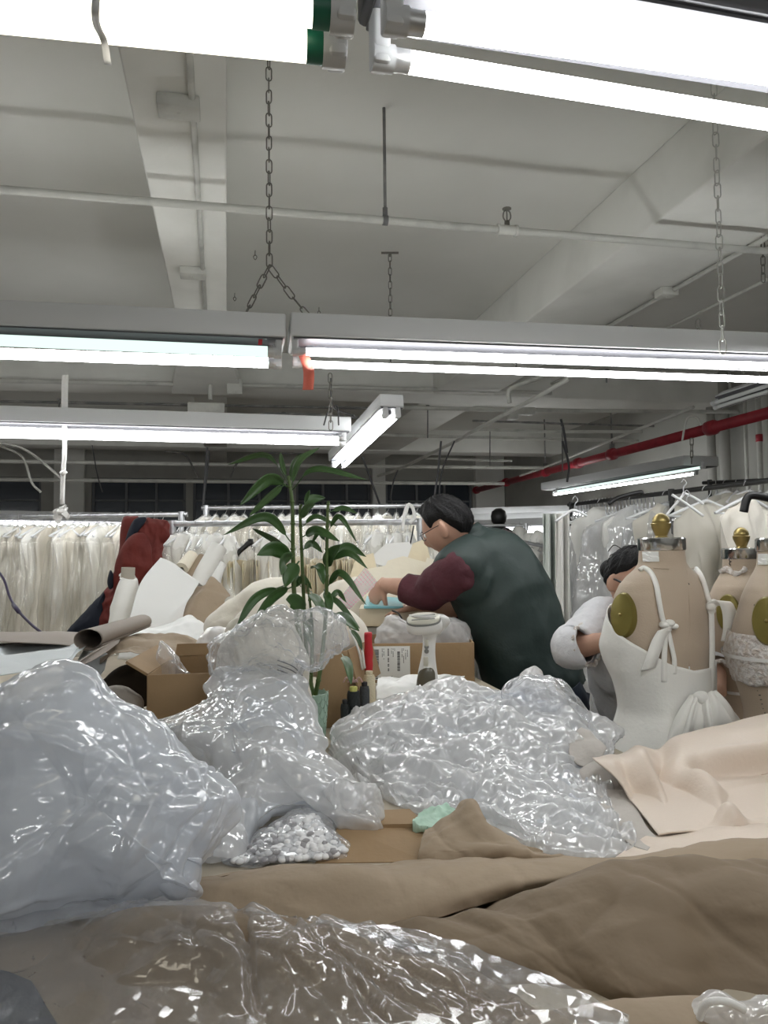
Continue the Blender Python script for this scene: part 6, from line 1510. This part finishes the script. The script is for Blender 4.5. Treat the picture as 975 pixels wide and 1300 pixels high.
# ================================================================ THINGS ROUND THE MAN'S WORK PLACE
# box with the shipping label
A, B_ = ground(470, 860, 2.72), ground(602, 860, 2.72)
hb_ = P(470, 818, 2.72)[2] - TZ
bx = carton('cardboard box with a white shipping label under the man\'s arms', (A, B_), FH * .30, hb_, M['carton'])
fN = -FH
def on_face(u, v, lift=.005):        # marks on the front panel: u along, v up (0..1)
    return A + (B_ - A) * u + _up * hb_ * v + fN * lift
k = MB(); k.slab([on_face(.02, .08), on_face(.385, .08), on_face(.385, .93), on_face(.02, .93)], .001, fN); lb = part(bx, 'shipping_label', k, M['cartonlabel'], False, 'white shipping label with barcodes')
k = MB(); r = np.random.RandomState(2)
def mark(u0, v0, u1, v1): k.slab([on_face(u0, v0, .0062), on_face(u1, v0, .0062), on_face(u1, v1, .0062), on_face(u0, v1, .0062)], .0005, fN)
v = .45
while v < .86:
    h_ = r.choice([.008, .014, .022]); mark(.03, v, .085, v + h_); v += h_ + r.choice([.008, .014])
part(lb, 'barcode', k, M['ink'], False); k = MB()
v = .30
while v < .78:
    h_ = r.choice([.006, .01, .016]); mark(.262, v, .288, v + h_); v += h_ + r.choice([.006, .012])
part(lb, 'barcode', k, M['ink'], False); k = MB()
for (u, v0, v1, th_, wd_) in ((.115, .66, .88, .006, 3), (.130, .60, .88, .006, 3), (.170, .30, .88, .013, 5), (.205, .72, .88, .006, 2), (.22, .66, .88, .006, 2), (.235, .78, .88, .005, 1), (.305, .62, .88, .006, 3), (.32, .50, .88, .006, 4), (.34, .56, .88, .006, 3), (.358, .66, .88, .006, 2)):
    for q in np.linspace(v0, v1, wd_ * 3, endpoint=False):
        if r.rand() < .85: mark(u, q, u + th_, q + (v1 - v0) / (wd_ * 3) * .72)
mark(.03, .10, .05, .13); mark(.055, .10, .08, .13); mark(.04, .15, .07, .17); mark(.20, .14, .215, .17)
part(lb, 'lettering', k, M['ink'], False)
b = pillow([(478, 822), (482, 800), (497, 780), (520, 790), (545, 796), (570, 785), (592, 792), (598, 822), (560, 830), (500, 830)], lambda x, y: 2.84, .06, .07, 170, 36, .5, floor=TZ + .012); crumple(b, 131, 16, .014, 3); solo('plastic_bag', 'clear bag bunched in the labelled box behind the steamer', 'plastic bag', b, M['film_crinkle'], True)
# garment steamer
sb = ground(541, 900, 2.42, TZ + .002)
rt = thing('garment_steamer', 'white handheld garment steamer standing upright on the table', 'garment steamer', tuple(sb))
SD = 2.42
def srings(rows):
    R_ = []
    for (x, y, hw, hd, off) in rows:
        c = P(x, y, SD) + FH * off; R_.append([c + RH * hw * math.copysign(abs(math.cos(t)) ** .8, math.cos(t)) + FH * hd * math.copysign(abs(math.sin(t)) ** .8, math.sin(t)) for t in np.arange(28) * 2 * PI / 28])
    R2 = np.array(R_); n_ = len(R2); return [catmull(R2[:, j], n_ * 4) for j in range(28)]
rows = [(543, 905, .040, .035, 0), (543, 868, .036, .032, 0), (543, 850, .030, .028, 0), (544, 832, .0225, .023, 0), (545, 815, .021, .022, 0), (546, 806, .026, .026, 0), (548, 797, .046, .034, .0), (549, 790, .057, .040, -.006), (546, 784, .060, .042, -.012), (541, 780, .058, .040, -.016)]
Rr = np.array(srings(rows)).transpose(1, 0, 2); k = MB(); k.loft(list(Rr), True, True); part(rt, 'handle_body', k, M['steamer'], True)
ctr = P(537, 786, SD) - FH * .045; hn = unit(-FH * .55 + _up * .83 - RH * .12); h1 = unit(RH - hn * np.dot(RH, hn) - _up * .12); h1 = unit(h1 - hn * np.dot(h1, hn)); h2 = np.cross(hn, h1)
def plate(rx, ry, z0, z1, n_=36, sq=.75):
    R_ = [[ctr + hn * z + h1 * rx * s * math.copysign(abs(math.cos(t)) ** sq, math.cos(t)) + h2 * ry * s * math.copysign(abs(math.sin(t)) ** sq, math.sin(t)) for t in np.arange(n_) * 2 * PI / n_] for z, s in ((z0, .8), (z0 + .004, .98), ((z0 + z1) / 2, 1), (z1 - .003, .98), (z1, .93))]
    k = MB(); k.loft(R_, True, True); return k
part(rt, 'head', plate(.058, .035, -.035, .0), M['steamer'], True)
part(rt, 'head_rim', plate(.056, .033, -.002, .006), M['steamgrey'], True, 'grey rim')
sp_ = part(rt, 'steam_plate', plate(.053, .030, .004, .011), M['steamplate'], True, 'cream steam plate')
k = MB()
for q in (-.008, .012): k.box(ctr + hn * .0115 + h2 * q, (.075, .0035, .002), (h1, h2, hn))
part(sp_, 'steam_slots', k, M['steamgrey'], False)
k = MB(); k.box(P(541, 815, SD) - FH * .024, (.011, .010, .022), (RH, FH, _up), bev=.003); part(rt, 'trigger', k, M['steamplate'])
for y in (820, 825.5):
    k = MB(); c = P(541, y, SD) - FH * .022; k.tube([c, c - FH * .004], .0075, 16); part(rt, 'button', k, M['steamgrey'])
rows = [(541, 905, .036, .030, -.008), (541, 872, .034, .029, -.008), (542, 856, .030, .026, -.007), (543, 847, .023, .022, -.006), (545, 842, .012, .014, -.006)]
Rr = np.array(srings(rows)).transpose(1, 0, 2); k = MB(); k.loft(list(Rr), True, True); part(rt, 'water_tank', k, M['tank'], True, 'smoky brown water tank')
k = MB(); c = P(540, 838, SD) - FH * .028; k.box(c, (.016, .006, .03), (RH, FH, _up), bev=.003); part(rt, 'catch', k, M['steamplate'])
# red cone, thread spools
def spool(label, x, yt, yb, d, r, m, cone='yellow', taper=1.0, flange=True):
    b0 = P(x, yb, d); b0 = np.array([b0[0], b0[1], TZ + .001]); zt = P(x, yt, d)[2] - b0[2]; zb_ = 0
    root = thing('thread_spool', label, 'thread spool', tuple(b0)); k = MB()
    k.lathe([(r * .9, .004), (r, .012), (r * taper, zt - .022), (r * taper * .86, zt - .012)], b0, 26); part(root, 'thread', k, M[m], 'auto')
    k = MB(); k.lathe([(r * taper * .55, zt - .014), (r * taper * .62, zt - .003), (r * taper * .55, zt), (r * .2, zt), (r * .2, zt - .012)], b0, 22, cap=False); part(root, 'core', k, M[cone], 'auto')
    k = MB(); k.lathe([(r * .98, 0), (r * .98, .004)], b0, 22); part(root, 'base', k, M[cone], 'auto'); return root
spool('black thread spool with a yellow top beside the tan box', 449, 872, 905, 2.0, .018, 'threadblack')
spool('narrow charcoal thread spool next to the black one', 463, 866, 905, 2.06, .014, 'threadgrey', 'black')
spool('cream thread cone below the red cloth handle', 469, 852, 900, 2.14, .0175, 'threadcream', 'threadcream')
spool('dark spool half hidden by the tan box', 438, 888, 905, 1.98, .012, 'threadblack', 'black')
k = MB(); k.tube([P(468, 853, 2.2), P(468, 840, 2.2), P(468, 820, 2.2), P(467, 803, 2.2)], [.011, .0125, .012, .0115], 14, smooth=20); k.displace(folds(k.verts(), 3, 40, .003, 2)); solo('handle_sleeve', 'red cloth wrapped handle standing behind the cream cone', 'handle', k, M['redcloth'], True)
k = MB()
for q in range(5): k.tube([P(436 + 6 * q, 866, 1.98), P(440 + 4 * q, 860 + (q % 2) * 3, 1.97), P(447 + q, 866, 1.975)], .002, 5, smooth=12)
solo('pink_cord', 'small tangle of pink cord on the black thread spool', 'cord', k, M['pinkcord'], True)
k = MB()
for q, (a, b2) in enumerate((((447, 790), (463, 848)), ((444, 800), (460, 850)))): k.tube([P(*a, 2.15), P((a[0] + b2[0]) / 2 + 3, (a[1] + b2[1]) / 2, 2.12), P(*b2, 2.15)], .0035, 6, smooth=16)
solo('white_strap', 'narrow white strap hanging off the cream bundle', 'strap', k, M['whitecloth'], True)
# white cloths and note pad before the box
C1 = sheet([[(478, 888, 2.3), (500, 886, 2.3), (530, 884, 2.32), (575, 880, 2.36)], [(478, 874, 2.45), (498, 868, 2.42), (525, 872, 2.42), (580, 870, 2.45)], [(480, 862, 2.55), (500, 866, 2.55), (520, 858, 2.53), (585, 862, 2.55)], [(484, 860, 2.64), (505, 862, 2.64), (530, 859, 2.62), (590, 860, 2.62)]], 60, 40)
crumple(C1, 141, 12, .010, 3, floor=TZ + .003); o = solo('white_cloth', 'crumpled white cloth on the table before the labelled box', 'cloth', C1, M['paperwhite'], True); solidify(o, .002)
k = MB(); c = ground(517, 875, 2.36, TZ + .013); k.box(c + _up * .010, (.07, .07, .016), (unit(RH + FH * .1), unit(FH - RH * .1), _up)); o = solo('note_pad', 'cream sticky note block on a green card', 'note pad', k, M['notepad'], False)
k = MB(); k.box(c + _up * .000, (.085, .075, .003), (unit(RH + FH * .1), unit(FH - RH * .1), _up)); part_card = solo('green_card', 'thin green card under the cream note block', 'card', k, M['greenedge'], False)
# wooden drawer, teal card, acrylic ruler under the hands
k = MB(); k.beam(P(457, 781, 3.22), P(560, 781, 3.22), .22, P(457, 770, 3.22)[2] - P(457, 792, 3.22)[2] if False else .075, bev=.004); wd = solo('wooden_block', 'pale plywood board box under the man\'s hands', 'wooden box', k, M['wood'])
k = MB(); k.beam(P(455, 800, 3.26), P(580, 800, 3.26), .26, .055, bev=.004); k.box(P(520, 830, 3.26), (.36, .22, .14), (RH, FH, _up), bev=.004); solo('card_box', 'grey white card box below the plywood one', 'box', k, M['wall'])
k = MB(); k.slab([P(462, 771, 3.10), P(512, 771, 3.10), P(508, 760, 3.28), P(466, 758, 3.28)], .01, _up); solo('teal_card', 'teal coloured card under the man\'s hand', 'card', k, M['teal'], False)
rt = thing('acrylic_ruler', 'clear acrylic grid ruler with pink lines held by the man', 'ruler', tuple(P(455, 748, 3.1)))
q = [P(427, 764, 3.02), P(464, 720, 3.14), P(480, 740, 3.16), P(442, 775, 3.05)]; nn = unit(np.cross(q[1] - q[0], q[3] - q[0]))
if nn @ FH > 0: nn = -nn
k = MB(); k.slab(q, .003, nn); part(rt, 'sheet', k, M['acrylic'], False)
k = MB()
for t in np.linspace(.04, .96, 13): a_ = q[0] * (1 - t) + q[1] * t; b_ = q[3] * (1 - t) + q[2] * t; k.tube([a_ + nn * .002, b_ + nn * .002], .0007, 4)
for t in np.linspace(.08, .92, 6): a_ = q[0] * (1 - t) + q[3] * t; b_ = q[1] * (1 - t) + q[2] * t; k.tube([a_ + nn * .002, b_ + nn * .002], .0007, 4)
part(rt, 'grid_lines', k, M['magenta'], False)
k = MB(); k.tube([P(498, 775, 3.03), P(506, 779, 3.0), P(512, 789, 2.98), P(518, 795, 2.96), P(526, 802, 2.95)], .004, 6, smooth=24); solo('power_flex', 'black cord running from the man\'s flat hand to the box', 'cord', k, M['black'], True)
# cream pattern cards leaning behind
r = np.random.RandomState(8)
for i, (c, d, m, lab) in enumerate((
    ([(452, 762), (468, 722), (500, 716), (512, 740), (500, 764)], 3.42, 'cream_card2', 'pale pattern card leaning behind the acrylic ruler'),
    ([(478, 745), (492, 712), (512, 706), (548, 716), (536, 752)], 3.50, 'cream_card2', 'wide pale pattern card behind the man\'s hand'),
    ([(512, 724), (524, 690), (540, 684), (548, 716), (540, 740)], 3.56, 'cream_card', 'cream pattern card standing close to the man\'s face'),
    ([(440, 745), (452, 708), (474, 702), (480, 730), (462, 760)], 3.60, 'cream_card', 'cream pattern card standing behind the ruler tip'),
    ([(530, 748), (542, 708), (558, 712), (560, 745)], 3.46, 'cream_card2', 'narrow pale pattern card beside the maroon sleeve'),
    ([(466, 712), (490, 690), (520, 688), (528, 706), (496, 722)], 3.70, 'paperwhite', 'white paper sheet fanned on top of the pattern cards'))):
    pts = [P(x, y, d + (760 - y) * .0012) for x, y in c]; k = MB(); n_ = unit(np.cross(pts[1] - pts[0], pts[2] - pts[1])); cc3 = np.mean(pts, 0)
    k.slab(pts, .004, n_); solo('pattern_card', lab, 'pattern card', k, M[m], False)
b = pillow([(405, 775), (420, 745), (450, 735), (500, 742), (555, 748), (580, 775), (575, 812), (500, 815), (430, 815)], lambda x, y: 3.55, .10, .14, 120, 26, .5, floor=None); crumple(b, 151, 6, .02, 3, floor=None); solo('cloth_bundle', 'pale cloth pile behind the plywood box', 'cloth', b, M['cream_fabric'], True)
# ================================================================ CAMERA, WORLD, VIEW
cam = bpy.data.cameras.new('camera'); co = bpy.data.objects.new('camera', cam); COL.objects.link(co)
R = Matrix(((RT[0], UP[0], -FW[0]), (RT[1], UP[1], -FW[1]), (RT[2], UP[2], -FW[2])))
co.matrix_world = Matrix.Translation(tuple(CAM)) @ R.to_4x4()
cam.sensor_fit = 'HORIZONTAL'; cam.sensor_width = 36.0; cam.lens = 36.0 * F_PX / 975.0
cam.clip_start = .05; cam.clip_end = 60
SC.camera = co
w = bpy.data.worlds.new('world'); SC.world = w; w.use_nodes = True
w.node_tree.nodes['Background'].inputs[0].default_value = (.02, .025, .035, 1)
w.node_tree.nodes['Background'].inputs[1].default_value = .3
SC.view_settings.view_transform = 'Standard'; SC.view_settings.look = 'None'
SC.view_settings.gamma = 1.0; SC.view_settings.use_curve_mapping = False
SC.view_settings.exposure = 0.55
SC.cycles.use_denoising = True
SC.cycles.max_bounces = 8; SC.cycles.transparent_max_bounces = 18; SC.cycles.diffuse_bounces = 4; SC.cycles.glossy_bounces = 3
SC.cycles.use_adaptive_sampling = True; SC.cycles.adaptive_threshold = .012
SC.cycles.sample_clamp_indirect = 6.0
SC.cycles.caustics_reflective = False; SC.cycles.caustics_refractive = False
